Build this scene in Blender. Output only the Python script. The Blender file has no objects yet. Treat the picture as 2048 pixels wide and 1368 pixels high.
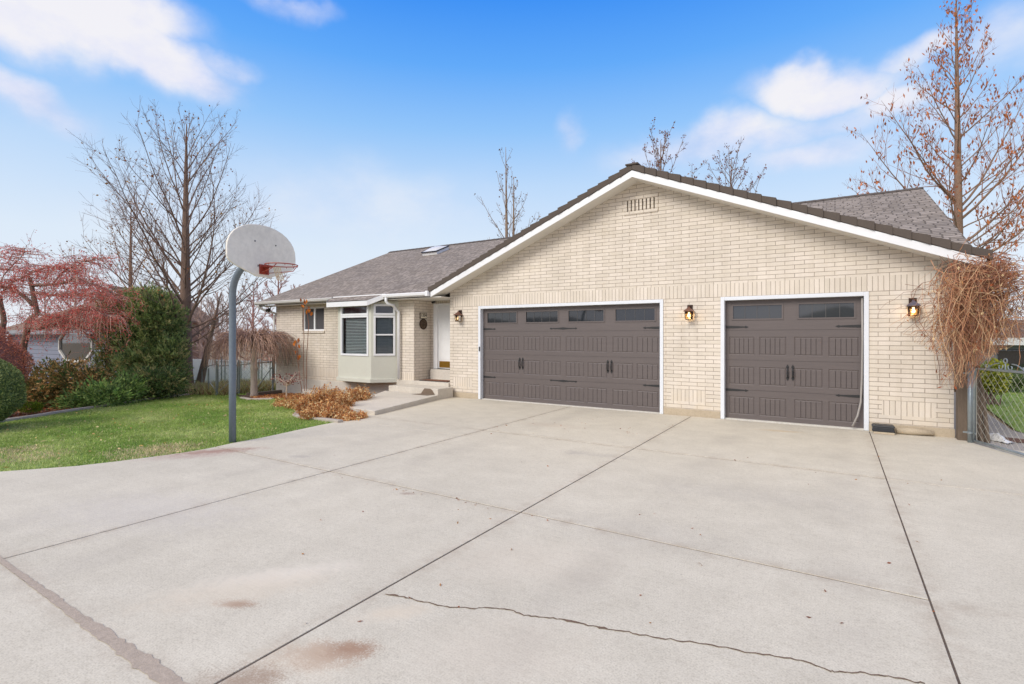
import bpy, math, random
import numpy as np
from mathutils import Vector, Matrix
random.seed(7); np.random.seed(7)
sc = bpy.context.scene
COL = sc.collection
R = math.radians
# ---------------------------------------------------------------- survey of the site
# world: X along the garage front, Y into the plot, Z up, camera at the origin of X,Y
TH = R(32.2); CT, ST = math.cos(TH), math.sin(TH)
F = 1026.0; HZ = 671.0; EYE = 1.70
def ray(px, d, z):
    lat = (px-1024)/F*d
    return Vector((lat*CT-d*ST, lat*ST+d*CT, z))
def at(px, py, d):                       # point at a distance d
    return ray(px, d, EYE-(py-HZ)/F*d)
def onY(px, py, Y):                      # point on a wall plane y = Y
    t = (px-1024)/F; d = Y/(t*ST+CT)
    return at(px, py, d)
def flat(px, py, z=0.0):                 # point on a level slab
    d = (EYE-z)*F/(py-HZ); return ray(px, d, z)
def sloped(px, py):                      # point on the falling lawn
    t = (px-1024)/F
    d = (EYE-0.328)/((py-HZ)/F+0.04*(t*CT-ST))
    p = ray(px, d, 0); p.z = gz(p.x, p.y); return p
def gz(x, y):
    z = 0.04*min(0, x+8.2) - 0.1*max(0, y-12.5)*(1 if x < -5 else 0)
    return max(z, -1.75)
def az_el(px, py):
    v = ray(px, 1.0, -(py-HZ)/F)
    return math.atan2(v.x, v.y), math.atan2(v.z, math.hypot(v.x, v.y))
# ---------------------------------------------------------------- tagging
def tag(o, label=None, cat=None, group=None, kind=None):
    if label: o['label'] = label
    if cat: o['category'] = cat
    if group: o['group'] = group
    if kind: o['kind'] = kind
    return o
def thing(name, loc, label, cat, group=None):
    o = bpy.data.objects.new(name, None); COL.objects.link(o)
    o.location = loc; o.empty_display_size = .1
    return tag(o, label, cat, group)
def wloc(o):
    v = Vector((0, 0, 0))
    while o is not None:
        v += o.location; o = o.parent
    return v
def copy_thing(o, loc, parent=None, label=None):
    c = o.copy(); COL.objects.link(c)
    if parent is None: c.location = loc
    else: c.parent = parent
    for ch in list(o.children): copy_thing(ch, None, c)
    if label: c['label'] = label
    return c
# ---------------------------------------------------------------- mesh builder
class MB:
    def __init__(s): s.v=[]; s.f=[]; s.uv=[]; s.m=[]
    def face(s, pts, m=0, uv=None):
        i=len(s.v); s.v += [tuple(p) for p in pts]; s.f.append(tuple(range(i,i+len(pts)))); s.uv.append(uv); s.m.append(m)
    def box(s, x0,x1,y0,y1,z0,z1, m=0):
        i=len(s.v)
        s.v += [(x0,y0,z0),(x1,y0,z0),(x1,y1,z0),(x0,y1,z0),(x0,y0,z1),(x1,y0,z1),(x1,y1,z1),(x0,y1,z1)]
        for q in ((0,3,2,1),(4,5,6,7),(0,1,5,4),(1,2,6,5),(2,3,7,6),(3,0,4,7)):
            s.f.append(tuple(i+k for k in q)); s.uv.append(None); s.m.append(m)
    def obox(s, c, ax, ay, az, m=0):      # half axes
        c=Vector(c); ax=Vector(ax); ay=Vector(ay); az=Vector(az); i=len(s.v)
        for dz in (-1,1):
            for a,b in ((-1,-1),(1,-1),(1,1),(-1,1)): s.v.append(tuple(c+ax*a+ay*b+az*dz))
        for q in ((0,3,2,1),(4,5,6,7),(0,1,5,4),(1,2,6,5),(2,3,7,6),(3,0,4,7)):
            s.f.append(tuple(i+k for k in q)); s.uv.append(None); s.m.append(m)
    def beam(s, p, q, w, h, m=0, up=(0,0,1)):
        p=Vector(p); q=Vector(q); d=(q-p); L=d.length; d/=L
        u=d.cross(Vector(up))
        if u.length<1e-4: u=d.cross(Vector((1,0,0)))
        u.normalize(); n=u.cross(d)
        s.obox((p+q)/2, d*L/2, u*w/2, n*h/2, m)
    def prism(s, poly, z0, z1, m=0):       # poly of (x,y) counter-clockwise, z0/z1 number or list
        n=len(poly); Z0=z0 if isinstance(z0,(list,tuple)) else [z0]*n; Z1=z1 if isinstance(z1,(list,tuple)) else [z1]*n
        i=len(s.v); s.v += [(p[0],p[1],a) for p,a in zip(poly,Z0)]+[(p[0],p[1],a) for p,a in zip(poly,Z1)]
        s.f.append(tuple(range(i+n-1,i-1,-1))); s.f.append(tuple(range(i+n,i+2*n)))
        for k in range(n):
            j=(k+1)%n; s.f.append((i+k,i+j,i+n+j,i+n+k))
        s.uv += [None]*(n+2); s.m += [m]*(n+2)
    def extrude(s, poly, vec, m=0):        # planar polygon of 3-D points pushed along vec
        n=len(poly); i=len(s.v); vec=Vector(vec)
        s.v += [tuple(p) for p in poly]+[tuple(Vector(p)+vec) for p in poly]
        s.f.append(tuple(range(i+n-1,i-1,-1))); s.f.append(tuple(range(i+n,i+2*n)))
        for k in range(n):
            j=(k+1)%n; s.f.append((i+k,i+j,i+n+j,i+n+k))
        s.uv += [None]*(n+2); s.m += [m]*(n+2)
    def tube(s, pts, r, n=6, m=0, cap=True):
        P=[Vector(p) for p in pts]; N=len(P)
        rr=r if isinstance(r,(list,tuple)) else [r]*N
        i=len(s.v); t0=(P[1]-P[0]).normalized()
        u=t0.cross(Vector((0,0,1)))
        if u.length<.05: u=t0.cross(Vector((1,0,0)))
        u.normalize()
        for k in range(N):
            t=(P[min(k+1,N-1)]-P[max(k-1,0)])
            if t.length<1e-9: t=t0
            t=t.normalized(); u=(u-t*u.dot(t))
            if u.length<1e-6: u=t.orthogonal()
            u.normalize(); w=t.cross(u)
            for j in range(n):
                a=2*math.pi*j/n; q=P[k]+(u*math.cos(a)+w*math.sin(a))*rr[k]; s.v.append((q.x,q.y,q.z))
        for k in range(N-1):
            for j in range(n):
                b=i+k*n+j; c=i+k*n+(j+1)%n
                s.f.append((b,c,c+n,b+n)); s.uv.append(None); s.m.append(m)
        if cap:
            s.f.append(tuple(i+n-1-j for j in range(n))); s.f.append(tuple(i+(N-1)*n+j for j in range(n)))
            s.uv += [None]*2; s.m += [m]*2
    def ring(s, c, rad, r, ux, uy, n=28, k=6, m=0):
        pts=[Vector(c)+Vector(ux)*rad*math.cos(2*math.pi*a/n)+Vector(uy)*rad*math.sin(2*math.pi*a/n) for a in range(n+1)]
        s.tube(pts, r, k, m, False)
    def lathe(s, prof, c, n=16, m=0):
        i=len(s.v); c=Vector(c)
        for r,z in prof:
            for j in range(n):
                a=2*math.pi*j/n; s.v.append((c.x+r*math.cos(a),c.y+r*math.sin(a),c.z+z))
        for k in range(len(prof)-1):
            for j in range(n):
                b=i+k*n+j; d=i+k*n+(j+1)%n
                s.f.append((b,d,d+n,b+n)); s.uv.append(None); s.m.append(m)
    def build(s, name, mats, parent=None, smooth=False, bevel=0, origin=None):
        if not isinstance(mats,(list,tuple)): mats=[mats]
        o0=wloc(parent) if parent is not None else Vector(origin or (0,0,0))
        me=bpy.data.meshes.new(name)
        V=np.array(s.v,dtype=np.float64)
        me.from_pydata((V-np.array(o0)).tolist(), [], s.f)
        for mt in mats: me.materials.append(mt)
        me.polygons.foreach_set('material_index', np.array(s.m,dtype=np.int32))
        uvl=me.uv_layers.new(name='UVMap'); data=np.zeros((len(me.loops),2),dtype=np.float32); k=0
        for fi,fc in enumerate(s.f):
            u=s.uv[fi]; n=len(fc)
            if u is None:
                nr=me.polygons[fi].normal; ax,ay,az=abs(nr.x),abs(nr.y),abs(nr.z)
                p=V[list(fc)]
                if az>=ax and az>=ay: q=p[:,[0,1]]
                elif ay>=ax: q=p[:,[0,2]]
                else: q=p[:,[1,2]]
                data[k:k+n]=q
            else: data[k:k+n]=np.array(u)
            k+=n
        uvl.data.foreach_set('uv', data.ravel())
        if smooth: me.polygons.foreach_set('use_smooth', np.ones(len(me.polygons),dtype=bool))
        me.update()
        o=bpy.data.objects.new(name, me); COL.objects.link(o)
        if parent is not None: o.parent=parent
        else: o.location=o0
        if bevel:
            b=o.modifiers.new('bevel','BEVEL'); b.width=bevel; b.segments=2; b.limit_method='ANGLE'; b.angle_limit=R(50)
        return o
def bulk(name, quads, midx, mats, parent=None, origin=None):   # quads: N x 4 x 3 (or N x 3 x 3)
    o0=np.array(wloc(parent) if parent is not None else Vector(origin or (0,0,0)))
    N,K,_=quads.shape
    me=bpy.data.meshes.new(name)
    me.vertices.add(N*K); me.vertices.foreach_set('co',(quads.reshape(-1,3)-o0).astype(np.float32).ravel())
    me.loops.add(N*K); me.loops.foreach_set('vertex_index',np.arange(N*K,dtype=np.int32))
    me.polygons.add(N); me.polygons.foreach_set('loop_start',np.arange(0,N*K,K,dtype=np.int32))
    me.polygons.foreach_set('loop_total',np.full(N,K,dtype=np.int32))
    if not isinstance(mats,(list,tuple)): mats=[mats]
    for mt in mats: me.materials.append(mt)
    me.polygons.foreach_set('material_index',np.asarray(midx,dtype=np.int32))
    me.update(calc_edges=True); me.validate()
    o=bpy.data.objects.new(name,me); COL.objects.link(o)
    if parent is not None: o.parent=parent
    else: o.location=Vector(o0)
    return o
def unit(a): return a/np.maximum(np.linalg.norm(a,axis=1,keepdims=True),1e-9)
def leaf_quads(c, d, L, W):              # leaves centred c, long axis d, random roll
    n=len(c); d=unit(d); r=unit(np.cross(d,np.random.normal(size=(n,3))))
    L=np.broadcast_to(L,(n,))[:,None]; W=np.broadcast_to(W,(n,))[:,None]
    nrm=np.cross(d,r)
    return np.stack([c-d*L/2, c+r*W/2+nrm*W*.12, c+d*L/2, c-r*W/2+nrm*W*.12],axis=1)
JX=[-5.36,-2.56,.515]; JY=[1.22,4.22,7.52]      # driveway joints
# ---------------------------------------------------------------- materials
def nodes(name):
    m=bpy.data.materials.new(name); m.use_nodes=True; nt=m.node_tree
    return m, nt, nt.nodes['Principled BSDF']
def N(nt, t, **k):
    n=nt.nodes.new(t)
    for a,b in k.items():
        if a in n.inputs: n.inputs[a].default_value=b
        else: setattr(n,a,b)
    return n
def c4(c): return (c[0],c[1],c[2],1)
def srgb(r,g,b):
    f=lambda x: (x/255/12.92 if x/255<=.04045 else ((x/255+.055)/1.055)**2.4)
    return (f(r),f(g),f(b))
def ramp(nt, fac, stops):
    r=nt.nodes.new('ShaderNodeValToRGB'); e=r.color_ramp.elements
    while len(e)<len(stops): e.new(.5)
    for x,(p,c) in zip(e,stops): x.position=p; x.color=c4(c)
    nt.links.new(fac, r.inputs[0]); return r.outputs[0]
def mixc(nt, fac, a, b, mode='MIX'):
    m=nt.nodes.new('ShaderNodeMix'); m.data_type='RGBA'; m.blend_type=mode
    for s,x in ((0,fac),(6,a),(7,b)):
        if hasattr(x,'is_output'): nt.links.new(x,m.inputs[s])
        elif s==0: m.inputs[0].default_value=x
        else: m.inputs[s].default_value=c4(x)
    return m.outputs[2]
def mth(nt, op, a, b=None, clamp=False):
    m=nt.nodes.new('ShaderNodeMath'); m.operation=op; m.use_clamp=clamp
    for i,x in enumerate((a,b)):
        if x is None: continue
        if hasattr(x,'is_output'): nt.links.new(x,m.inputs[i])
        else: m.inputs[i].default_value=x
    return m.outputs[0]
def coord(nt, kind='Object', scale=(1,1,1)):
    t=nt.nodes.new('ShaderNodeTexCoord'); mp=nt.nodes.new('ShaderNodeMapping'); mp.inputs['Scale'].default_value=scale
    nt.links.new(t.outputs[kind], mp.inputs[0]); return mp.outputs[0]
def noise(nt, vec, scale, detail=5, rough=.6):
    n=nt.nodes.new('ShaderNodeTexNoise'); n.inputs['Scale'].default_value=scale; n.inputs['Detail'].default_value=detail; n.inputs['Roughness'].default_value=rough
    nt.links.new(vec,n.inputs['Vector']); return n.outputs['Fac']
def bump(nt, h, bsdf, strength=.3, dist=.01):
    b=nt.nodes.new('ShaderNodeBump'); b.inputs['Strength'].default_value=strength; b.inputs['Distance'].default_value=dist
    nt.links.new(h,b.inputs['Height']); nt.links.new(b.outputs[0],bsdf.inputs['Normal'])
def mat(name, col, rough=.7, var=.15, scale=6, metal=0, bmp=0, spec=.5, stretch=(1,1,1), fine=None):
    m,nt,b=nodes(name); v=coord(nt,'Object',stretch)
    f=noise(nt,v,scale,6)
    lo=tuple(x*(1-var) for x in col); hi=tuple(min(1,x*(1+var)) for x in col)
    c=ramp(nt,f,[(.28,lo),(.72,hi)])
    if fine:
        f2=noise(nt,v,fine,3); c=mixc(nt,.5,c,ramp(nt,f2,[(.3,lo),(.7,hi)]))
    nt.links.new(c,b.inputs['Base Color'])
    b.inputs['Roughness'].default_value=rough; b.inputs['Metallic'].default_value=metal
    b.inputs['Specular IOR Level'].default_value=spec
    if bmp: bump(nt,noise(nt,v,scale*6,4),b,bmp)
    return m
def leafmat(name, col, var=.3, trans=.25):
    m,nt,b=nodes(name); v=coord(nt)
    f=noise(nt,v,4,4); lo=tuple(x*(1-var) for x in col); hi=tuple(min(1,x*(1+var)) for x in col)
    nt.links.new(ramp(nt,f,[(.3,lo),(.7,hi)]),b.inputs['Base Color']); b.inputs['Roughness'].default_value=.65
    b.inputs['Specular IOR Level'].default_value=.25
    tr=N(nt,'ShaderNodeBsdfTranslucent',Color=c4(col)); mx=N(nt,'ShaderNodeMixShader'); mx.inputs[0].default_value=trans
    nt.links.new(b.outputs[0],mx.inputs[1]); nt.links.new(tr.outputs[0],mx.inputs[2])
    nt.links.new(mx.outputs[0],nt.nodes['Material Output'].inputs[0]); return m
def brickmat(name, w=.325, h=.0803, vertical=False):
    m,nt,b=nodes(name)
    t=nt.nodes.new('ShaderNodeTexCoord'); mp=nt.nodes.new('ShaderNodeMapping')
    nt.links.new(t.outputs['UV'],mp.inputs[0]); v=mp.outputs[0]
    bt=nt.nodes.new('ShaderNodeTexBrick'); bt.offset=0 if vertical else .5; bt.offset_frequency=2; bt.squash=1
    for k,x in (('Scale',1),('Mortar Size',.005),('Mortar Smooth',.25),('Bias',0),('Brick Width',w),('Row Height',h)): bt.inputs[k].default_value=x
    bt.inputs['Color1'].default_value=c4(srgb(217,208,194)); bt.inputs['Color2'].default_value=c4(srgb(227,218,206)); bt.inputs['Mortar'].default_value=c4(srgb(154,141,128))
    # slightly wobbling joints
    nz=nt.nodes.new('ShaderNodeTexNoise'); nz.inputs['Scale'].default_value=9; nt.links.new(v,nz.inputs['Vector'])
    ad=nt.nodes.new('ShaderNodeVectorMath'); ad.operation='MULTIPLY_ADD'; ad.inputs[1].default_value=(.008,.008,0)
    nt.links.new(nz.outputs['Color'],ad.inputs[0]); nt.links.new(v,ad.inputs[2]); nt.links.new(ad.outputs[0],bt.inputs['Vector'])
    n1=noise(nt,v,1.3,4); n2=noise(nt,v,60,4)
    c=mixc(nt,1.0,bt.outputs['Color'],ramp(nt,n1,[(.3,(.91,.9,.89)),(.7,(1.04,1.03,1.02))]),'MULTIPLY')
    c=mixc(nt,1.0,c,ramp(nt,n2,[(.3,(.93,.93,.92)),(.7,(1.04,1.04,1.04))]),'MULTIPLY')
    # rain streaks and a little yellow efflorescence low on the wall
    so_=coord(nt,'UV',(7,.35,1)); c=mixc(nt,1,c,ramp(nt,noise(nt,so_,1.0,5,.65),[(.3,(.93,.92,.905)),(.55,(1,1,1)),(.75,(1.03,1.03,1.03))]),'MULTIPLY')
    sz=nt.nodes.new('ShaderNodeSeparateXYZ'); nt.links.new(coord(nt),sz.inputs[0]); lowm=nt.nodes.new('ShaderNodeMapRange'); lowm.inputs[1].default_value=.75; lowm.inputs[2].default_value=.1; nt.links.new(sz.outputs[2],lowm.inputs[0])
    c=mixc(nt,mth(nt,'MULTIPLY',lowm.outputs[0],ramp(nt,noise(nt,v,2.6,5,.7),[(.45,(0,0,0)),(.7,(.55,.55,.55))])),c,srgb(204,186,156))
    # efflorescence / missing mortar colour: joints vary from pale to dark
    nm=noise(nt,v,2.2,5)
    pale=mixc(nt,mth(nt,'MULTIPLY',bt.outputs['Fac'],ramp(nt,nm,[(.45,(0,0,0)),(.7,(.6,.6,.6))])),c,srgb(192,179,162))
    nt.links.new(pale,b.inputs['Base Color']); b.inputs['Roughness'].default_value=.85; b.inputs['Specular IOR Level'].default_value=.25
    hh=mth(nt,'SUBTRACT',mth(nt,'MULTIPLY',n2,.25),bt.outputs['Fac'])
    bump(nt,hh,b,.6,.006); return m
def shinglemat(name, a, c2, row=.14, w=.28):
    m,nt,b=nodes(name)
    t=nt.nodes.new('ShaderNodeTexCoord'); v=t.outputs['UV']
    bt=nt.nodes.new('ShaderNodeTexBrick'); bt.offset=.37; bt.offset_frequency=3; bt.squash=.7; bt.squash_frequency=2
    for k,x in (('Scale',1),('Mortar Size',.016),('Mortar Smooth',.35),('Bias',0),('Brick Width',w),('Row Height',row)): bt.inputs[k].default_value=x
    bt.inputs['Color1'].default_value=c4(a); bt.inputs['Color2'].default_value=c4(c2); bt.inputs['Mortar'].default_value=c4(tuple(x*.6 for x in a))
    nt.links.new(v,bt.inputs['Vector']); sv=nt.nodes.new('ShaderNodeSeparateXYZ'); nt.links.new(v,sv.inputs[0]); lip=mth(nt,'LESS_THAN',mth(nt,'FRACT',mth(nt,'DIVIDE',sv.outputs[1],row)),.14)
    n1=noise(nt,v,3,5); n2=noise(nt,v,70,3); n3=noise(nt,v,.6,3)
    c=mixc(nt,1,bt.outputs['Color'],ramp(nt,n1,[(.3,(.93,.925,.92)),(.7,(1.06,1.055,1.05))]),'MULTIPLY')
    c=mixc(nt,1,c,ramp(nt,n2,[(.3,(.87,.87,.87)),(.7,(1.11,1.11,1.11))]),'MULTIPLY')
    c=mixc(nt,1,c,ramp(nt,n3,[(.3,(.9,.9,.92)),(.7,(1.08,1.06,1.04))]),'MULTIPLY')
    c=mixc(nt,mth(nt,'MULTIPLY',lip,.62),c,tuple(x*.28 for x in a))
    nt.links.new(c,b.inputs['Base Color']); b.inputs['Roughness'].default_value=.95; b.inputs['Specular IOR Level'].default_value=.15
    bump(nt,mth(nt,'SUBTRACT',mth(nt,'MULTIPLY',n2,.3),bt.outputs['Fac']),b,.7,.012); return m
def sidingmat(name, col, row=.2):
    m,nt,b=nodes(name); t=nt.nodes.new('ShaderNodeTexCoord'); v=t.outputs['UV']
    bt=nt.nodes.new('ShaderNodeTexBrick'); bt.offset=.3
    for k,x in (('Scale',1),('Mortar Size',.014),('Mortar Smooth',.6),('Bias',0),('Brick Width',14),('Row Height',row)): bt.inputs[k].default_value=x
    bt.inputs['Color1'].default_value=c4(col); bt.inputs['Color2'].default_value=c4(tuple(x*.96 for x in col)); bt.inputs['Mortar'].default_value=c4(tuple(x*.35 for x in col))
    nt.links.new(v,bt.inputs['Vector']); n1=noise(nt,v,2,4)
    c=mixc(nt,1,bt.outputs['Color'],ramp(nt,n1,[(.3,(.92,.92,.92)),(.7,(1.05,1.05,1.05))]),'MULTIPLY')
    nt.links.new(c,b.inputs['Base Color']); b.inputs['Roughness'].default_value=.6
    bump(nt,mth(nt,'MULTIPLY',bt.outputs['Fac'],-1),b,.5,.01); return m
def glassmat(name, tint=(.02,.023,.027), rough=.04):
    m,nt,b=nodes(name); b.inputs['Base Color'].default_value=c4(tint); b.inputs['Roughness'].default_value=rough; b.inputs['Specular IOR Level'].default_value=1.0
    bump(nt,noise(nt,coord(nt),1.5,2),b,.02,.05); return m
def clearglass(name, tint=(1,1,1), k=.12):
    m,nt,b=nodes(name); nt.nodes.remove(b)
    tr=N(nt,'ShaderNodeBsdfTransparent',Color=c4(tint)); gl=N(nt,'ShaderNodeBsdfGlossy',Roughness=.03)
    fr=N(nt,'ShaderNodeFresnel',IOR=1.5); f=mth(nt,'ADD',fr.outputs[0],k,True)
    mx=N(nt,'ShaderNodeMixShader'); nt.links.new(f,mx.inputs[0]); nt.links.new(tr.outputs[0],mx.inputs[1]); nt.links.new(gl.outputs[0],mx.inputs[2])
    nt.links.new(mx.outputs[0],nt.nodes['Material Output'].inputs[0]); return m
def concretemat(name, col, stains=(), speck=.5, joints=True):
    m,nt,b=nodes(name); v=coord(nt)
    n1=noise(nt,v,.5,5,.65); n2=noise(nt,v,3,6,.65); n3=noise(nt,v,95,3,.6); n4=noise(nt,v,24,5,.7)
    c=ramp(nt,n1,[(.3,tuple(x*.92 for x in col)),(.7,tuple(x*1.05 for x in col))])
    c=mixc(nt,1,c,ramp(nt,n2,[(.3,(.93,.925,.915)),(.7,(1.05,1.05,1.05))]),'MULTIPLY')
    c=mixc(nt,speck,c,ramp(nt,n3,[(.33,(.66,.64,.61)),(.5,(1,1,1)),(.68,(1.16,1.16,1.16))]),'MULTIPLY')
    c=mixc(nt,.6,c,ramp(nt,n4,[(.32,(.86,.85,.84)),(.48,(1,1,1)),(.7,(1.06,1.06,1.06))]),'MULTIPLY')
    # dirt specks
    vo=nt.nodes.new('ShaderNodeTexVoronoi'); vo.inputs['Scale'].default_value=5.5; nt.links.new(v,vo.inputs['Vector'])
    sp=nt.nodes.new('ShaderNodeMapRange'); sp.inputs[1].default_value=.03; sp.inputs[2].default_value=.05; sp.inputs[3].default_value=.6; sp.inputs[4].default_value=0
    nt.links.new(vo.outputs['Distance'],sp.inputs[0])
    c=mixc(nt,mth(nt,'MULTIPLY',sp.outputs[0],ramp(nt,n2,[(.5,(0,0,0)),(.6,(1,1,1))])),c,tuple(x*.45 for x in col))
    for (x,y,rx,ry,rot,sc_,amt) in stains:
        mp=nt.nodes.new('ShaderNodeMapping'); mp.vector_type='TEXTURE'
        mp.inputs['Location'].default_value=(x,y,0); mp.inputs['Rotation'].default_value=(0,0,rot); mp.inputs['Scale'].default_value=(rx,ry,1000)
        nt.links.new(v,mp.inputs[0]); ln=nt.nodes.new('ShaderNodeVectorMath'); ln.operation='LENGTH'; nt.links.new(mp.outputs[0],ln.inputs[0])
        mr=nt.nodes.new('ShaderNodeMapRange'); mr.interpolation_type='SMOOTHSTEP'; mr.inputs[1].default_value=1; mr.inputs[2].default_value=.1; mr.inputs[3].default_value=0; mr.inputs[4].default_value=1
        nt.links.new(mth(nt,'ADD',ln.outputs['Value'],mth(nt,'MULTIPLY',mth(nt,'ADD',mth(nt,'MULTIPLY',mth(nt,'SUBTRACT',noise(nt,v,8,6,.75),.5),1.7),mth(nt,'MULTIPLY',mth(nt,'SUBTRACT',n3,.5),1.1)),1.0)),mr.inputs[0])
        c=mixc(nt,mth(nt,'MULTIPLY',mr.outputs[0],amt,True),c,sc_)
    if stains:
        sp_=nt.nodes.new('ShaderNodeSeparateXYZ'); nt.links.new(v,sp_.inputs[0]); nj=noise(nt,v,5,6,.7); nl_=noise(nt,v,1.1,4,.6)
        for ax,vals in ((0,JX),(1,JY)):
            for q in vals:
                d_=mth(nt,'ABSOLUTE',mth(nt,'SUBTRACT',sp_.outputs[ax],q)); mr=nt.nodes.new('ShaderNodeMapRange'); mr.interpolation_type='SMOOTHSTEP'; mr.inputs[1].default_value=.16; mr.inputs[2].default_value=0; mr.inputs[3].default_value=0; mr.inputs[4].default_value=1; nt.links.new(d_,mr.inputs[0])
                c=mixc(nt,mth(nt,'MULTIPLY',mr.outputs[0],ramp(nt,nj,[(.42,(0,0,0)),(.75,(.6,.6,.6))])),c,srgb(164,148,130))
        for q in (-6.3,-4.75,-1.5,.05):     # faint wheel tracks up to each door
            d_=mth(nt,'ABSOLUTE',mth(nt,'SUBTRACT',sp_.outputs[0],q)); mr=nt.nodes.new('ShaderNodeMapRange'); mr.interpolation_type='SMOOTHSTEP'; mr.inputs[1].default_value=.3; mr.inputs[2].default_value=.05; mr.inputs[3].default_value=0; mr.inputs[4].default_value=1; nt.links.new(d_,mr.inputs[0])
            c=mixc(nt,mth(nt,'MULTIPLY',mr.outputs[0],ramp(nt,nl_,[(.4,(0,0,0)),(.7,(.22,.22,.22))])),c,srgb(150,142,134))
        br_=noise(nt,coord(nt,'Object',(2.2,70,1)),1.0,3,.6)      # broom finish, across the slabs
        c=mixc(nt,.45,c,ramp(nt,br_,[(.3,(.93,.93,.925)),(.7,(1.05,1.05,1.05))]),'MULTIPLY')
    nt.links.new(c,b.inputs['Base Color']); b.inputs['Roughness'].default_value=.9; b.inputs['Specular IOR Level'].default_value=.25
    bump(nt,mth(nt,'ADD',mth(nt,'MULTIPLY',n3,.5),n4),b,.25,.004); return m
def emit(name, col, s):
    m,nt,b=nodes(name); b.inputs['Base Color'].default_value=c4(col); b.inputs['Emission Color'].default_value=c4(col); b.inputs['Emission Strength'].default_value=s; return m
M={}
M['brick']=brickmat('cream_brick'); M['soldier']=brickmat('cream_brick_upright',.0813,.5,True)
M['white']=mat('white_paint',(.8,.81,.82),.45,.04,3,spec=.4)
M['soffit']=mat('soffit_paint',(.72,.69,.63),.6,.05,3)
M['trim']=mat('door_trim_paint',(.72,.75,.79),.4,.04,3)
M['shingle']=shinglemat('asphalt_shingle',srgb(134,126,118),srgb(164,155,147))
M['cap']=mat('rake_cap_shingle',srgb(88,79,72),.9,.14,9,fine=90,bmp=.3)
M['found']=concretemat('foundation_concrete',srgb(186,172,150),[],.4)
M['foundgrey']=concretemat('foundation_grey',srgb(206,200,190),[],.3)
M['door']=mat('garage_door_paint',srgb(100,92,90),.42,.07,5,spec=.45,stretch=(.5,1,9))
M['doorgroove']=mat('garage_door_groove',srgb(88,81,80),.6,.05,5)
M['iron']=mat('black_iron',(.02,.02,.021),.5,.2,20)
M['glassdark']=glassmat('dark_window_glass')
M['reflglass']=glassmat('painted_reflection_glass',(.045,.05,.054)); M['muntin']=mat('muntin_grey',srgb(84,82,82),.45,.05)  # small door panes: lighter base colour, a pale reflection painted in
M['stucco']=mat('bay_stucco',srgb(203,203,190),.8,.05,2.5,bmp=.15,fine=40)
M['gutter']=mat('gutter_enamel',(.74,.73,.69),.35,.03,3)
M['gutterdark']=mat('gutter_weathered',(.55,.54,.51),.4,.08,3)
M['entrydoor']=mat('white_door_paint',(.76,.77,.78),.35,.03)
M['brass']=mat('brass_plate',srgb(176,136,62),.3,.1,6,metal=.9)
M['mat_']=mat('coir_mat',srgb(120,78,56),.95,.25,30,bmp=.4)
M['matedge']=mat('rubber_edge',(.03,.03,.03),.8,.1)
M['steps']=concretemat('step_concrete',srgb(203,196,184),[],.4)
M['blind']=mat('blind_slat',(.82,.84,.86),.4,.04)
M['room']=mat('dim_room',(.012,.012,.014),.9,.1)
M['clear']=clearglass('window_glass',(.8,.86,.87),.03)
M['copper']=mat('aged_copper',srgb(128,92,78),.45,.3,25,metal=.6)
M['greycap']=mat('weathered_copper',srgb(112,108,124),.5,.25,25,metal=.5)
M['bronze']=mat('dark_bronze',srgb(62,44,36),.5,.2,25,metal=.5)
M['lampglass']=clearglass('amber_glass',(.95,.82,.62),.05)
M['bulb']=emit('lit_bulb',(1,.72,.36),9); M['bulbdim']=emit('dim_bulb',(1,.8,.55),1.6)
M['plaque']=mat('plaque_enamel',srgb(222,212,190),.5,.08,30)
M['wood']=mat('weathered_wood',srgb(108,94,80),.9,.3,5,stretch=(6,6,.6),bmp=.4,fine=40)
M['polegrey']=mat('painted_steel_pole',srgb(108,119,129),.45,.14,2.5,spec=.4,fine=25)
M['board']=mat('weathered_board',srgb(226,222,211),.55,.14,2.2,fine=14)
M['boardstain']=mat('board_stain',srgb(150,152,140),.7,.2,8)
M['rim']=mat('red_rim',srgb(150,58,42),.5,.25,20)
M['net']=mat('net_cord',srgb(205,190,160),.9,.1)
M['galv']=mat('galvanised_steel',srgb(150,160,164),.4,.18,9,metal=.55)
M['wire']=mat('galvanised_wire',srgb(158,156,148),.5,.15,30,metal=.4)
M['fencedark']=mat('grey_fence_steel',srgb(128,136,136),.5,.18,9,metal=.3)
M['vinyl']=mat('white_vinyl',(.78,.79,.8),.5,.04,2)
M['bluesiding']=sidingmat('blue_grey_siding',srgb(124,130,148))
M['greysiding']=sidingmat('grey_siding',srgb(142,146,152))
M['oldshake']=shinglemat('old_shingle',srgb(138,118,104),srgb(156,134,118),.16,.4)
M['brownwall']=mat('brown_gable',srgb(166,132,112),.8,.08)
M['bark']=mat('grey_brown_bark',srgb(126,104,90),.95,.35,6,stretch=(4,4,.7),bmp=.8,fine=30)
M['barkred']=mat('reddish_bark',srgb(142,116,98),.95,.35,6,stretch=(4,4,.7),bmp=.8,fine=30)
M['barkpale']=mat('pale_bark',srgb(182,168,154),.95,.35,6,stretch=(4,4,.7),bmp=.8,fine=30)
M['barktan']=mat('tan_bark',srgb(146,126,108),.95,.35,6,stretch=(4,4,.7),bmp=.8,fine=30)
M['twig']=mat('twig',srgb(124,102,92),.9,.25,8)
M['twigrust']=mat('rusty_twig',srgb(158,112,86),.9,.25,8)
M['twigweep']=mat('weeping_twig',srgb(176,142,122),.9,.35,5)
M['twigweep2']=mat('weeping_twig_dark',srgb(138,114,106),.9,.35,5)
M['twigpink']=mat('pinkish_twig',srgb(180,134,120),.9,.3,6)
M['twigpale']=mat('pale_twig',srgb(190,166,150),.9,.2,6)
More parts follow.
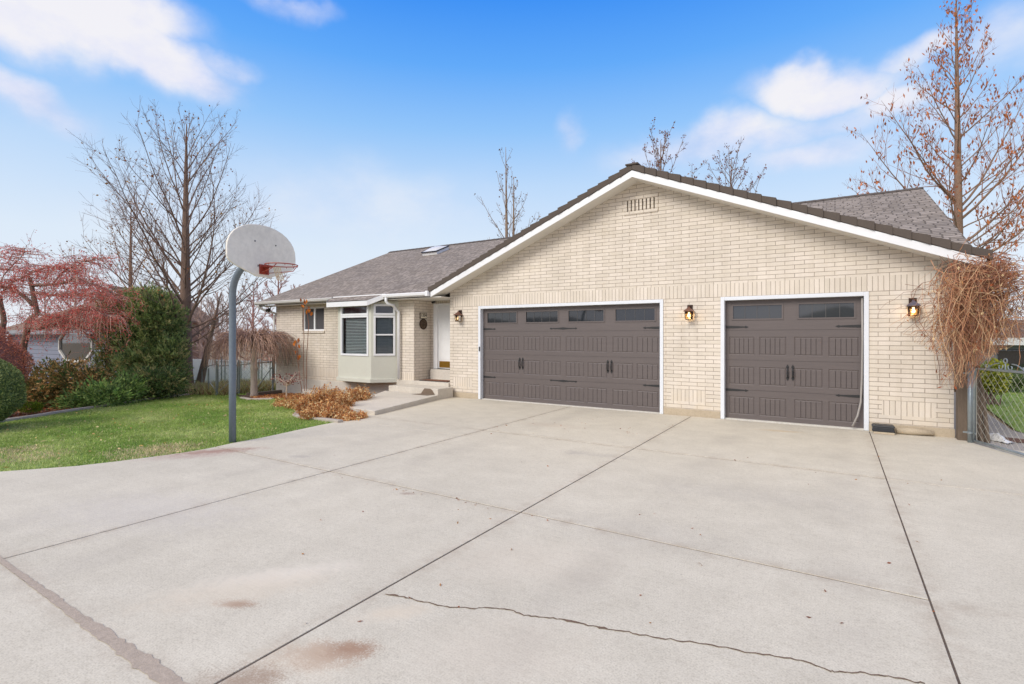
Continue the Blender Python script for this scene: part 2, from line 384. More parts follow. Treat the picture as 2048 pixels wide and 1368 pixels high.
M['distant']=mat('far_twig',srgb(176,152,140),.95,.25,2)
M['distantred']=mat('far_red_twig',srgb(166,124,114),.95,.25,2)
M['vine1']=mat('vine_stem',srgb(182,132,98),.9,.3,8); M['vine2']=mat('vine_stem_pale',srgb(206,172,134),.9,.25,8); M['vine3']=mat('vine_stem_dark',srgb(138,96,76),.9,.3,8)
for k,c in dict(juni1=(122,142,84),juni2=(164,176,112),juni3=(84,102,64),juni4=(166,160,108),low1=(132,168,86),low2=(92,118,64),low3=(166,188,106),
   brown1=(168,136,84),brown2=(206,166,112),brown3=(104,100,62),hedge1=(128,142,88),hedge2=(96,114,70),hedge3=(170,178,112),barb1=(198,124,106),barb2=(154,108,98),barb3=(232,148,116),
   bright1=(140,158,46),bright2=(96,122,44),leafrust=(172,104,62),leafrust2=(148,84,50),leafbrown=(146,106,64),leafgold=(176,134,70),berry=(206,84,80),berry2=(222,122,110),
   dry1=(230,182,120),dry2=(208,154,100),dry3=(240,208,158),dry4=(172,124,80),yel1=(176,176,62),yel2=(136,148,56),rust1=(168,96,62),rust2=(132,80,56),redleaf=(126,54,52),
   grass1=(154,174,92),grass2=(132,160,78),grass3=(184,194,124),tan1=(212,194,156),tan2=(146,126,90),lit1=(200,124,78),lit2=(168,100,66),orange=(206,120,44)).items():
    M[k]=leafmat(k,srgb(*c))
# ================================================================ SETTING
def struct(o): return tag(o, kind='structure')
M['soil']=mat('dry_soil',srgb(150,132,104),.95,.25,1.2,bmp=.4,fine=20)
M['lawnbase']=mat('lawn_base',srgb(126,150,76),.95,.2,.9,fine=9)
M['mulch']=mat('bark_mulch',srgb(104,74,58),.95,.4,8,bmp=.8,fine=40)
M['seam']=mat('joint_dirt',srgb(92,80,70),.95,.35,12)
M['curb']=concretemat('curb_concrete',srgb(176,168,158),[],.4)
M['path']=concretemat('path_concrete',srgb(164,158,152),[],.5)
M['addedridge']=mat('added_ridge_dark',srgb(70,66,52),.95,.3,.05)
RUST=srgb(146,104,76); PINK=srgb(212,199,178); RED=srgb(164,134,120); GREY=srgb(160,154,148); PALE=srgb(224,215,200)
def fl(px,py): p=flat(px,py); return p.x,p.y
st=[]
def stain(px,py,rx,ry,rot,c,a): x,y=fl(px,py); st.append((x,y,rx,ry,rot,c,a))
stain(640,1312,.30,.14,.5,RUST,1.0); stain(695,1298,.24,.12,.5,RUST,.8); stain(610,1318,.4,.22,.4,PINK,.6); stain(500,1360,.3,.16,.5,srgb(150,124,104),.7)
stain(790,1225,.32,.12,.8,PINK,.7); stain(475,1208,.20,.08,.4,RUST,.7); stain(560,1150,.75,.2,.9,PALE,.6); stain(480,1180,.8,.3,.9,PINK,.5)
stain(425,903,.9,.26,.9,RED,.95); stain(380,912,.9,.25,.9,srgb(170,144,134),.5); stain(815,987,.12,.07,.2,srgb(150,126,114),.6)
stain(1200,910,.8,.2,.1,GREY,.25); stain(600,913,.25,.12,.3,GREY,.45); stain(1150,905,.2,.2,.1,GREY,.35); stain(1560,862,.5,.12,.1,srgb(196,170,130),.5)
stain(1100,850,.9,.3,.1,srgb(190,176,158),.4); stain(1500,990,1.6,.5,.2,GREY,.18); stain(1250,1060,1.3,.5,.1,GREY,.15); stain(300,1020,1.5,.8,.4,srgb(196,190,186),.3)
stain(1050,1120,1.1,.6,.5,srgb(212,200,182),.3); stain(1000,1300,.7,.5,.6,srgb(212,200,182),.3)
M['drive']=concretemat('driveway_concrete',srgb(205,198,182),st,.55)
# terrain sheet
xs=[-300,-140,-80,-60]+[-50+i for i in range(0,42)]+[-8.2,-7,-5]+[i for i in range(-3,12,2)]+[20,40,80,160,300]
ys=[-300,-100,-40,-20,-12,-8,-6]+[i for i in range(-5,13)]+[12.5]+[13+i for i in range(0,30)]+[50,70,110,180,300]
mb=MB(); nx=len(xs)
for y in ys:
    for x in xs: mb.v.append((x,y,gz(x,y)-.035))
for j in range(len(ys)-1):
    for i in range(nx-1):
        mb.f.append((j*nx+i,j*nx+i+1,(j+1)*nx+i+1,(j+1)*nx+i)); mb.uv.append(None); mb.m.append(0)
struct(mb.build('ground',M['soil']))
# dark ridge added unseen behind the photographer, shaped for the window reflections
mb=MB(); prof=[(-40,0),(-46,4.0),(-60,4.6),(-90,3)]
for a in range(len(prof)-1):
    for i in range(-12,12):
        x0=i*8; x1=x0+8; h=lambda x: 1+.34*math.sin(x*.31+1)+.2*math.sin(x*.83)
        (ya,za),(yb,zb)=prof[a],prof[a+1]
        mb.face([(x0,ya,za*h(x0)-.1),(x0,yb,zb*h(x0)-.1),(x1,yb,zb*h(x1)-.1),(x1,ya,za*h(x1)-.1)])
struct(mb.build('added_ridge',M['addedridge'],smooth=True))
# driveway: slabs with real gaps over a dirt-filled bed
edge_px=[(0,943),(70,938),(150,932),(230,923),(300,914),(360,906),(410,898),(465,886),(520,876),(580,863),(640,850),(690,840)]
EDGE=[fl(*p) for p in edge_px]              # left rim of the concrete, near to far
EDGE=[(EDGE[0][0]-1.2,-.6),(EDGE[0][0]-.45,.8)]+EDGE
def edge_x(y):
    for (xa,ya),(xb,yb) in zip(EDGE,EDGE[1:]):
        if ya<=y<=yb: return xa+(xb-xa)*(y-ya)/(yb-ya)
    return EDGE[-1][0] if y>EDGE[-1][1] else EDGE[0][0]
JX=[-5.36,-2.56,.515]; JY=[1.22,4.22,7.52]
mb=MB(); T=.1
def slab(poly):
    mb.prism(poly,-T,0.0)
def rect(x0,x1,y0,y1): slab([(x0,y0),(x1,y0),(x1,y1),(x0,y1)])
g=.008
cols=[(JX[0]+g,JX[1]-g),(JX[1]+g,JX[2]-.006)]
rows=[(-7,JY[0]-.012),(JY[0]+.012,JY[1]-g),(JY[1]+g,JY[2]-.013),(JY[2]+.013,11.13)]
for x0,x1 in cols:
    for y0,y1 in rows: rect(x0,x1,y0,y1)
rect(JX[2]+.006,3.2,-7,JY[2]-.008); rect(JX[2]+.006,3.2,JY[2]+.008,10.4); 
slab([(JX[2]+.006,10.403),(2.0,10.403),(1.72,11.13),(JX[2]+.006,11.13)])
# left column
yl=[p[1] for p in EDGE]
def leftcol(y0,y1,xr):
    ps=[(edge_x(y0),y0)]+[p for p in EDGE if y0<p[1]<y1]+[(edge_x(y1),y1)]
    slab([(xr,y0),(xr,y1)]+ps[::-1])
leftcol(-.6,JY[0]-.012,JX[0]-g); rect(-14,JX[0]-g,-7,-.61); leftcol(JY[0]+.012,JY[1]-g,JX[0]-g); leftcol(JY[1]+g,EDGE[-1][1]-.01,JX[0]-g)
slab([(JX[0]-g,EDGE[-1][1]),(JX[0]-g,11.13),(-9.05,11.13),(-9.05,10.9),(EDGE[-1][0],EDGE[-1][1])])
struct(mb.build('driveway',M['drive'],bevel=.0035))
mb=MB(); ps=[(-14,-7),(3.1,-7),(3.1,10.3),(1.9,10.5),(1.7,11.1),(-9,11.1),(-9,10.9),(-8.3,EDGE[-1][1])]+[(p[0]+.05,p[1]) for p in EDGE[::-1]]+[(-14,-.7)]
mb.face([(p[0],p[1],-.005) for p in ps]); struct(mb.build('driveway_joint_bed',M['seam']))
# random crack across the near slab
cr=[(772,1188),(800,1193),(835,1201),(870,1209),(900,1215),(950,1217),(985,1216),(1020,1221),(1050,1231),(1085,1236),(1120,1238),(1160,1247),(1200,1256),(1245,1262),(1280,1270),(1330,1278),(1390,1286),(1450,1296),(1500,1306),(1560,1314),(1610,1324),(1660,1343),(1680,1345),(1720,1346),(1770,1353),(1820,1362),(1860,1370)]
pts=[]
for (a,b) in zip(cr,cr[1:]):
    for k in range(5):
        t=k/5; x,y=fl(a[0]+(b[0]-a[0])*t,a[1]+(b[1]-a[1])*t); pts.append(Vector((x+random.uniform(-.006,.006),y+random.uniform(-.008,.008),.003)))
mb=MB()
for i in range(len(pts)-1):
    w0=.003+.003*abs(math.sin(i*.7))+(.006 if i in(2,3,4,52,53,54,60,61) else 0); w1=.003+.003*abs(math.sin((i+1)*.7))+(.006 if i+1 in(2,3,4,52,53,54,60,61) else 0)
    mb.face([pts[i]+Vector((0,-w0,0)),pts[i+1]+Vector((0,-w1,0)),pts[i+1]+Vector((0,w1,0)),pts[i]+Vector((0,w0,0))])
M['crack']=mat('crack_dirt',srgb(112,92,76),.95,.3,30)
struct(mb.build('driveway_crack',M['crack']))
# wide sealed joint at lower left, frayed rim
mb=MB(); n=90; M['seal']=mat('joint_sealant',srgb(172,158,143),.95,.22,18,bmp=.3,fine=60)
prev=None
for i in range(n+1):
    x=-6.2+ (3.65)*i/n; g0=max(0,(x+5.2)/2.6); w=.004+.036*g0**1.7
    a=(x,JY[0]-.014-.1*w-random.uniform(0,.02)*(g0+.25),.0035); b=(x,JY[0]+.014+w*.9+random.uniform(0,.03)*(g0+.15),.0035)
    if prev: mb.face([prev[0],a,b,prev[1]])
    prev=(a,b)
struct(mb.build('joint_sealant',M['seal']))
# lawn
LAWN=[]
for p in EDGE[1:]: LAWN.append((p[0]+.0,p[1]))
LAWN=[q for q in LAWN if q[1]<fl(676,844)[1]]
tip=sloped(676,844); LAWN.append((tip.x,tip.y))
bedc=[(640,840),(607,837),(591,832),(598,825),(606,816),(603,806),(604,799),(570,797),(540,798),(515,801),(493,798),(478,793)]
for p in bedc: q=sloped(*p); LAWN.append((q.x,q.y))
curbpx=[(428,786),(400,788),(340,795),(290,801),(250,807),(200,815),(150,822),(110,828),(75,834),(35,840),(0,845),(-60,855)]
for p in curbpx: q=sloped(*p); LAWN.append((q.x,q.y))
q=sloped(-260,905); LAWN.append((q.x,q.y)); q=sloped(-420,1010); LAWN.append((q.x,q.y))
def lz(x,y): return gz(x,y)
mb=MB(); mb.face([(x,y,lz(x,y)-.006) for x,y in LAWN]); struct(mb.build('lawn',M['lawnbase']))
mb=MB(); LB=[(-32,11.2),(-19.0,9.6),(-17.2,10.3),(-17.2,12.5),(-17.2,19),(-36,19),(-34,12.5)]
mb.face([(x,y,lz(x,y)-.01) for x,y in [LB[0],LB[1],LB[2],LB[3],LB[6]]]); mb.face([(x,y,lz(x,y)-.01) for x,y in [LB[6],LB[3],LB[4],LB[5]]])
struct(mb.build('back_lawn',M['lawnbase']))
LR=[(2.75,12.6),(3.2,10.9),(14,7),(20,24),(3.6,24)]
mb=MB(); mb.face([(x,y,-.008) for x,y in LR]); struct(mb.build('side_lawn',M['lawnbase']))
mb=MB(); mb.prism([(1.72,24),(1.72,11.15),(2.02,10.45),(3.15,9.2),(6,8.0),(6,9.6),(3.3,10.75),(2.7,12.6),(3.3,24)],-.1,-.004); struct(mb.build('side_path',M['path'],bevel=.008))
# beds
mb=MB(); ps=[(-8.35,7.0),(-8.75,9.6),(-8.95,11.14),(-11.2,11.14),(-17.3,11.14),(-17.6,9.2)]+[(sloped(*p).x,sloped(*p).y) for p in bedc[::-1]]+[(tip.x,tip.y)]
mb.face([(x,y,lz(x,y)-.012) for x,y in ps]); struct(mb.build('planting_bed',M['mulch']))
cw=[sloped(*p) for p in curbpx]
mb=MB(); ps=[(p.x,p.y) for p in cw]+[(cw[-1].x-3,cw[-1].y-1.2),(-24,4),(-25,8.7),(-20.5,10.3)]
mb.face([(x,y,lz(x,y)-.012) for x,y in ps]); struct(mb.build('shrub_bed',M['mulch']))
def curb(pts,w,h,name):
    mb=MB()
    for a,b in zip(pts,pts[1:]):
        a=Vector(a);b=Vector(b); d=(b-a).normalized(); a2=a-d*.02;b2=b+d*.02
        mb.beam(a2+Vector((0,0,h/2-.03)),b2+Vector((0,0,h/2-.03)),w,h+.06)
    return struct(mb.build(name,M['curb'],bevel=.012))
curb([sloped(*p) for p in curbpx],.14,.07,'curb_edging')
curb([sloped(*p) for p in [(680,845)]+bedc[:4]],.12,.05,'curb_edging')
curb([sloped(*p) for p in [(484,797),(500,800),(545,799)]],.12,.05,'curb_edging')
mb=MB(); a=sloped(495,792); b=sloped(553,786); mb.beam(a+Vector((0,0,.04)),b+Vector((0,0,.04)),.15,.12); mb.beam(a+Vector((.1,.3,.05)),b+Vector((0,.3,.05)),.12,.1)
tag(mb.build('timber_edging',M['wood'],origin=a,bevel=.01),'weathered grey timber edging behind the weeping tree trunk','edging')

# ================================================================ HOUSE
YW=11.15
house=thing('house',(-7,11.15,0),'single storey cream brick house with brown garage doors and grey shingle roof','house')
XL,XR,XP,XWL,XWE=-9.06,1.676,-3.7,-17.1,-10.4
S=.4134
def wallquads(mb, breaks_x, breaks_z, classify, y, off=0):
    for i in range(len(breaks_x)-1):
        for j in range(len(breaks_z)-1):
            x0,x1,z0,z1=breaks_x[i],breaks_x[i+1],breaks_z[j],breaks_z[j+1]
            k=classify((x0+x1)/2,(z0+z1)/2)
            if k is None: continue
            uv=[(x0-off,z0),(x1-off,z0),(x1-off,z1),(x0-off,z1)]
            if k==1: uv=[(x0,z0-zs0(z0)),(x1,z0-zs0(z0)),(x1,z1-zs0(z0)),(x0,z1-zs0(z0))]
            mb.face([(x0,y,z0),(x1,y,z0),(x1,y,z1),(x0,y,z1)],k,uv)
def zs0(z): return 2.49 if z>2 else (.30 if z<1 else 0)
BD=(-8.08,-3.145,2.485); SD=(-1.98,.513,2.485)     # outer door frames
xs_=[XL,-8.95,-8.30,BD[0],BD[1],-2.98,-2.27,SD[0],SD[1],.70,1.44,XR]
zs_=[.145,.304,.557,2.485,2.49,2.757,2.80]
def cl(x,z):
    if z<2.485 and (BD[0]<x<BD[1] or SD[0]<x<SD[1]): return None
    if 2.49<z<2.757 and x>-8.95 and x<XR: return 1
    if .304<z<.557 and (-8.95<x<-8.30 or -2.98<x<-2.27 or .70<x<1.44): return 1
    return 0
mb=MB(); wallquads(mb,xs_,zs_,cl,YW)
zg=lambda x: 5.12-S*abs(x-XP)+.10
gx=[XL,-4.03,-3.26,XR]
# gable polygon around the vent opening
def gface(pts): mb.face([(x,YW,z) for x,z in pts],0,[(x,z) for x,z in pts])
gface([(XL,2.8),(-4.03,2.8),(-4.03,zg(-4.03)),(XL,zg(XL))]); gface([(-3.26,2.8),(XR,2.8),(XR,zg(XR)),(-3.26,zg(-3.26))])
gface([(-4.03,2.8),(-3.26,2.8),(-3.26,4.40),(-4.03,4.40)]); gface([(-4.03,4.80),(-3.26,4.80),(-3.26,zg(-3.26)),(XP,zg(XP)),(-4.03,zg(-4.03))])
# side walls and returns
mb.face([(XR,YW,.145),(XR,23.8,.145),(XR,23.8,5.0),(XR,17.3,5.5),(XR,YW,2.9)],0,[(YW,.145),(23.8,.145),(23.8,5),(17.3,5.5),(YW,2.9)])
mb.face([(XL,YW,.3),(XL,YW,2.9),(XL,12.2,2.9),(XL,12.2,.3)],0)
# door reveals (thickness of the brick)
for x0,x1,zt in (BD,SD):
    for x,s in ((x0,1),(x1,-1)): mb.face([(x,YW,0),(x,YW+.14,0),(x,YW+.14,zt),(x,YW,zt)],0)
    mb.face([(x0,YW,zt),(x1,YW,zt),(x1,YW+.14,zt),(x0,YW+.14,zt)],0)
# wing
WX=(-15.6,-14.44,1.86,2.67); BX0,BX1=-13.6,-11.02
xs2=[XWL,WX[0],WX[1],XWE]; zs2=[.2,.335,.60,WX[2],WX[3],2.86]
def cl2(x,z):
    if WX[0]<x<WX[1] and WX[2]<z<WX[3]: return None
    if .335<z<.60: return 1
    return 0
wallquads(mb,xs2,zs2,cl2,YW)
mb.face([(XWL,23.8,.2),(XWL,YW,.2),(XWL,YW,2.86),(XWL,17.3,5.4),(XWL,23.8,2.86)],0)
for x in WX[:2]: mb.face([(x,YW,WX[2]),(x,YW+.12,WX[2]),(x,YW+.12,WX[3]),(x,YW,WX[3])],0)
mb.face([(WX[0],YW,WX[3]),(WX[1],YW,WX[3]),(WX[1],YW+.12,WX[3]),(WX[0],YW+.12,WX[3])],0)
mb.face([(WX[0],YW,WX[2]),(WX[1],YW,WX[2]),(WX[1],YW+.12,WX[2]),(WX[0],YW+.12,WX[2])],0)
# recess
YD=11.91
mb.face([(XWE,YW,.3),(XWE,YD,.3),(XWE,YD,2.9),(XWE,YW,2.9)],0)
mb.face([(XWE,YD,.3),(-10.28,YD,.3),(-10.28,YD,2.9),(XWE,YD,2.9)],0)
mb.face([(-10.28,YD,2.66),(XL,YD,2.66),(XL,YD,2.9),(-10.28,YD,2.9)],1,[(0,0),(1.2,0),(1.2,.24),(0,.24)])
mb.face([(XL-.0,23.8,.2),(XWL,23.8,.2),(XWL,23.8,2.86),(XL,23.8,2.86)],0); mb.face([(XR,23.8,.2),(XL,23.8,.2),(XL,23.8,2.86),(XR,23.8,2.86)],0)
mb.build('brick_wall',[M['brick'],M['soldier']],house)
# projecting brick sill and vent bricks
mb=MB(); mb.box(WX[0]-.04,WX[1]+.04,YW-.035,YW+.1,WX[2]-.075,WX[2]-.002,0); mb.build('window_sill',M['brick'],house,bevel=.006)
vent=MB(); vx0,vx1,vz0,vz1=-4.03,-3.26,4.40,4.80
vent.box(vx0,vx1,YW-.02,YW+.08,vz0,vz0+.075); vent.box(vx0,vx1,YW-.02,YW+.08,vz1-.075,vz1)
n=9; w=(vx1-vx0)/n
for i in range(n): vent.box(vx0+i*w+(.014 if i else 0),vx0+(i+1)*w-(.014 if i<n-1 else 0),YW-.015,YW+.08,vz0+.077,vz1-.077)
vent.face([(vx0,YW+.085,vz0),(vx1,YW+.085,vz0),(vx1,YW+.085,vz1),(vx0,YW+.085,vz1)],1)
tag(vent.build('gable_vent',[M['brick'],M['room']],house,bevel=.004))
# foundation
for a,b in ((BD[1],SD[0]),(SD[1],XR+.015),(XL,BD[0])):
    mb=MB(); mb.box(a,b,YW-(.02 if b>XR else .012),YW+.25,-.2,.143); mb.build('foundation',M['found'],house,bevel=.01)
mb=MB(); mb.box(XWL-.01,-10.6,YW-.012,YW+.3,-.8,.198); mb.box(XWL-.01,XWL+.3,YW+.3,23.8,-2,.198); mb.build('wing_foundation',M['foundgrey'],house,bevel=.01)
mb=MB(); wx=onY(612,780,10.85).x
mb.box(wx,wx+1.1,10.7,10.75,-.45,-.08); mb.box(wx,wx+.05,10.75,11.13,-.45,-.08); mb.box(wx+1.05,wx+1.1,10.75,11.13,-.45,-.08)
mb.build('window_well',M['foundgrey'],house,bevel=.008)
# ---- roofs
t=.055
EY=10.75; RY=17.3; ez=2.90; RXL=-17.62; RXR=1.97
zm=lambda y: ez+S*(y-EY)
RZ=zm(RY)
def roofpoly(mb,pts,uv):
    mb.extrude(pts,(0,0,-t)); 
    # assign uv on the top face (the second polygon added)
    k=len(pts); mb.uv[len(mb.uv)-k-2]=list(reversed(uv)); 
mb=MB()
def rp(pts):
    P=[(x,y,zm(y)-0) for x,y in pts]; c=math.sqrt(1+S*S)
    i0=len(mb.f); mb.extrude([ (p[0],p[1],p[2]-t) for p in P],(0,0,t)); mb.uv[i0+1]=[(p[0],(p[1]-EY)*c) for p in P]; mb.uv[i0]=[(p[0],(p[1]-EY)*c) for p in reversed(P)]
CY=EY+(5.26-ez)/S
rp([(RXL,EY),(-9.42,EY),(XP,CY),(XP,RY),(RXL,RY)]); rp([(RXR,EY+.02),(RXR,RY),(XP+.0,RY),(XP,CY)])
i0=len(mb.f); P=[(RXL,RY,RZ-t),(RXR,RY,RZ-t),(RXR,23.9,ez-t+.05),(RXL,23.9,ez-t+.05)]; mb.extrude(P,(0,0,t)); mb.uv[i0+1]=[(p[0],p[1]) for p in P]
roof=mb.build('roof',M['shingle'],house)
mb=MB()
for i in range(80):
    x0=RXL+(RXR-RXL)*i/80; x1=RXL+(RXR-RXL)*(i+1)/80
    mb.extrude([(x0-.03,RY-.15,RZ-.05),(x0-.03,RY,RZ+.03),(x0-.03,RY+.15,RZ-.05)],(x1-x0+.03,0,.006))
mb.build('ridge_cap',M['cap'],roof)
# skylight on the front slope
sk=MB(); c=at(870,503,1); 
def onroof(px,py):
    r=ray(px,1,0); k=-(py-HZ)/F   # point = d*(r.x,r.y), z=EYE+k*d ; solve z=zm(y)
    d=(ez-S*EY-EYE)/(k-S*r.y); return Vector((r.x*d,r.y*d,EYE+k*d))
c=onroof(872,505); sl=Vector((0,1,S)).normalized(); nm=Vector((0,-S,1)).normalized(); ux=Vector((1,0,0))
sk.obox(c+nm*.06,ux*.38,sl*.40,nm*.06,0); sk.obox(c+nm*.13,ux*.41,sl*.43,nm*.02,1)
dome=[]
for i in range(9):
    for j in range(9):
        u=-1+i/4; v=-1+j/4; h=.17*(1-abs(u)**2.5)*(1-abs(v)**2.5); dome.append(c+ux*.36*u+sl*.38*v+nm*(.15+h*.55))
for i in range(8):
    for j in range(8):
        sk.face([dome[i*9+j],dome[(i+1)*9+j],dome[(i+1)*9+j+1],dome[i*9+j+1]],2)
M['dome']=mat('white_dome',(.62,.63,.64),.3,.03); sk.build('skylight',[M['white'],M['iron'],M['dome']],roof,smooth=False)
# garage gable roof
mb=MB()
for sx in (-1,1):
    ex=XP+sx*5.72; P=[(ex,EY,5.26-S*5.72),(XP,EY,5.26),(XP,CY,5.26)]
    if sx>0: P=P[::-1]
    i0=len(mb.f); mb.extrude([(p[0],p[1],p[2]-t) for p in P],(0,0,t+.004)); uvp=[(p[1],abs(p[0]-ex)*1.08) for p in P]; mb.uv[i0+1]=uvp
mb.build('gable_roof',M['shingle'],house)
# fascia, soffit
mb=MB()
for sx in (-1,1):
    ex=XP+sx*5.70; e0=5.26-S*5.70
    P=[(ex,EY-.03,e0-.145),(XP,EY-.03,5.115),(XP,EY-.03,5.255),(ex,EY-.03,e0-.003)]
    if sx>0: P=P[::-1]
    mb.extrude(P,(0,.03,0))
mb.build('fascia',M['white'],house)
mb=MB()
for sx in (-1,1):
    ex=XP+sx*5.69; e0=5.26-S*5.69
    P=[(ex,EY,e0-.145),(XP,EY,5.115),(XP,YW+.02,5.115),(ex,YW+.02,e0-.145)]
    if sx>0: P=P[::-1]
    mb.extrude(P,(0,0,.03))
mb.build('gable_soffit',M['soffit'],house)
mb=MB(); mb.box(RXL+.02,XL+.0,EY+.02,YW+.02,2.745,2.765); mb.build('soffit',M['soffit'],house)
mb=MB(); mb.box(-10.9,XL,YW+.0205,YD+.02,2.745,2.765); mb.build('entry_soffit',M['soffit'],house)
mb=MB(); mb.box(XR,1.95,EY+.02,23.8,2.72,2.74); mb.build('soffit',M['soffit'],house)
# rake cap shingles, one strip of bent pieces each side
mb=MB(); npc=23
for sx in (-1,1):
    for i in range(npc):
        a=5.74*i/npc; b=5.74*(i+1)/npc+.03
        k=random.uniform(-.009,.009)
        def P(d,up,y): return Vector((XP+sx*d,y,5.26-S*d+up))
        f=EY-.05
        pts=[P(a,.012,f+.016+k),P(b,-.004,f-.010+k),P(b,.152,f-.010+k),P(a,.125,f+.016+k)]
        if sx<0: pts=pts[::-1]
        mb.extrude(pts,(0,.2,0))
mb.obox((XP,EY+.05,5.385),(.14,0,0),(0,.12,0),(0,0,.018))
mb.build('rake_cap',M['cap'],house,bevel=.008)
mb=MB(); 
for y0,z0,y1,z1 in ((EY,ez,RY,RZ),):
    mb.beam((RXL-.016,y0,z0-.14),(RXL-.016,y1,z1-.14),.03,.16)
mb.build('rake_board',M['white'],house)
# gutters
def gutter(x0,x1,m,name='gutter'):
    mb=MB(); pr=[(EY,2.895),(EY-.10,2.90),(EY-.115,2.885),(EY-.105,2.82),(EY-.06,2.785),(EY,2.785)]
    mb.extrude([(x0,y,z) for y,z in pr],(x1-x0,0,0)); return mb.build(name,m,house,bevel=.006)
gutter(RXL-.02,-13.42,M['gutterdark']); gutter(-11.18,-9.44,M['white'])
mb=MB(); mb.box(-9.52,-9.425,EY-.125,EY-.0,2.78,2.925); mb.build('gutter_end_cap',M['white'],house,bevel=.006)
mb=MB(); mb.tube([(-17.45,EY-.06,2.79),(-17.45,EY-.05,2.70),(-17.3,EY+.1,2.60),(-17.12,YW-.02,2.50),(-17.12,YW-.0,2.42)],.04,8); mb.tube([(-17.14,YW-.05,2.44),(-17.14,YW-.05,.0)],.035,8); mb.build('downspout',M['gutterdark'],house,smooth=True)
mb=MB(); dx=onY(797,680,11.06).x; gx_=onY(772,600,EY-.06).x
mb.tube([(gx_,EY-.06,2.80),(gx_,EY-.06,2.70),(gx_+.03,EY-.03,2.63),(gx_+.12,EY+.1,2.58),(dx-.06,11.02,2.48),(dx,11.07,2.40),(dx,11.07,2.25),(dx,11.07,.41)],.042,10); mb.build('downspout',M['white'],house,smooth=True)
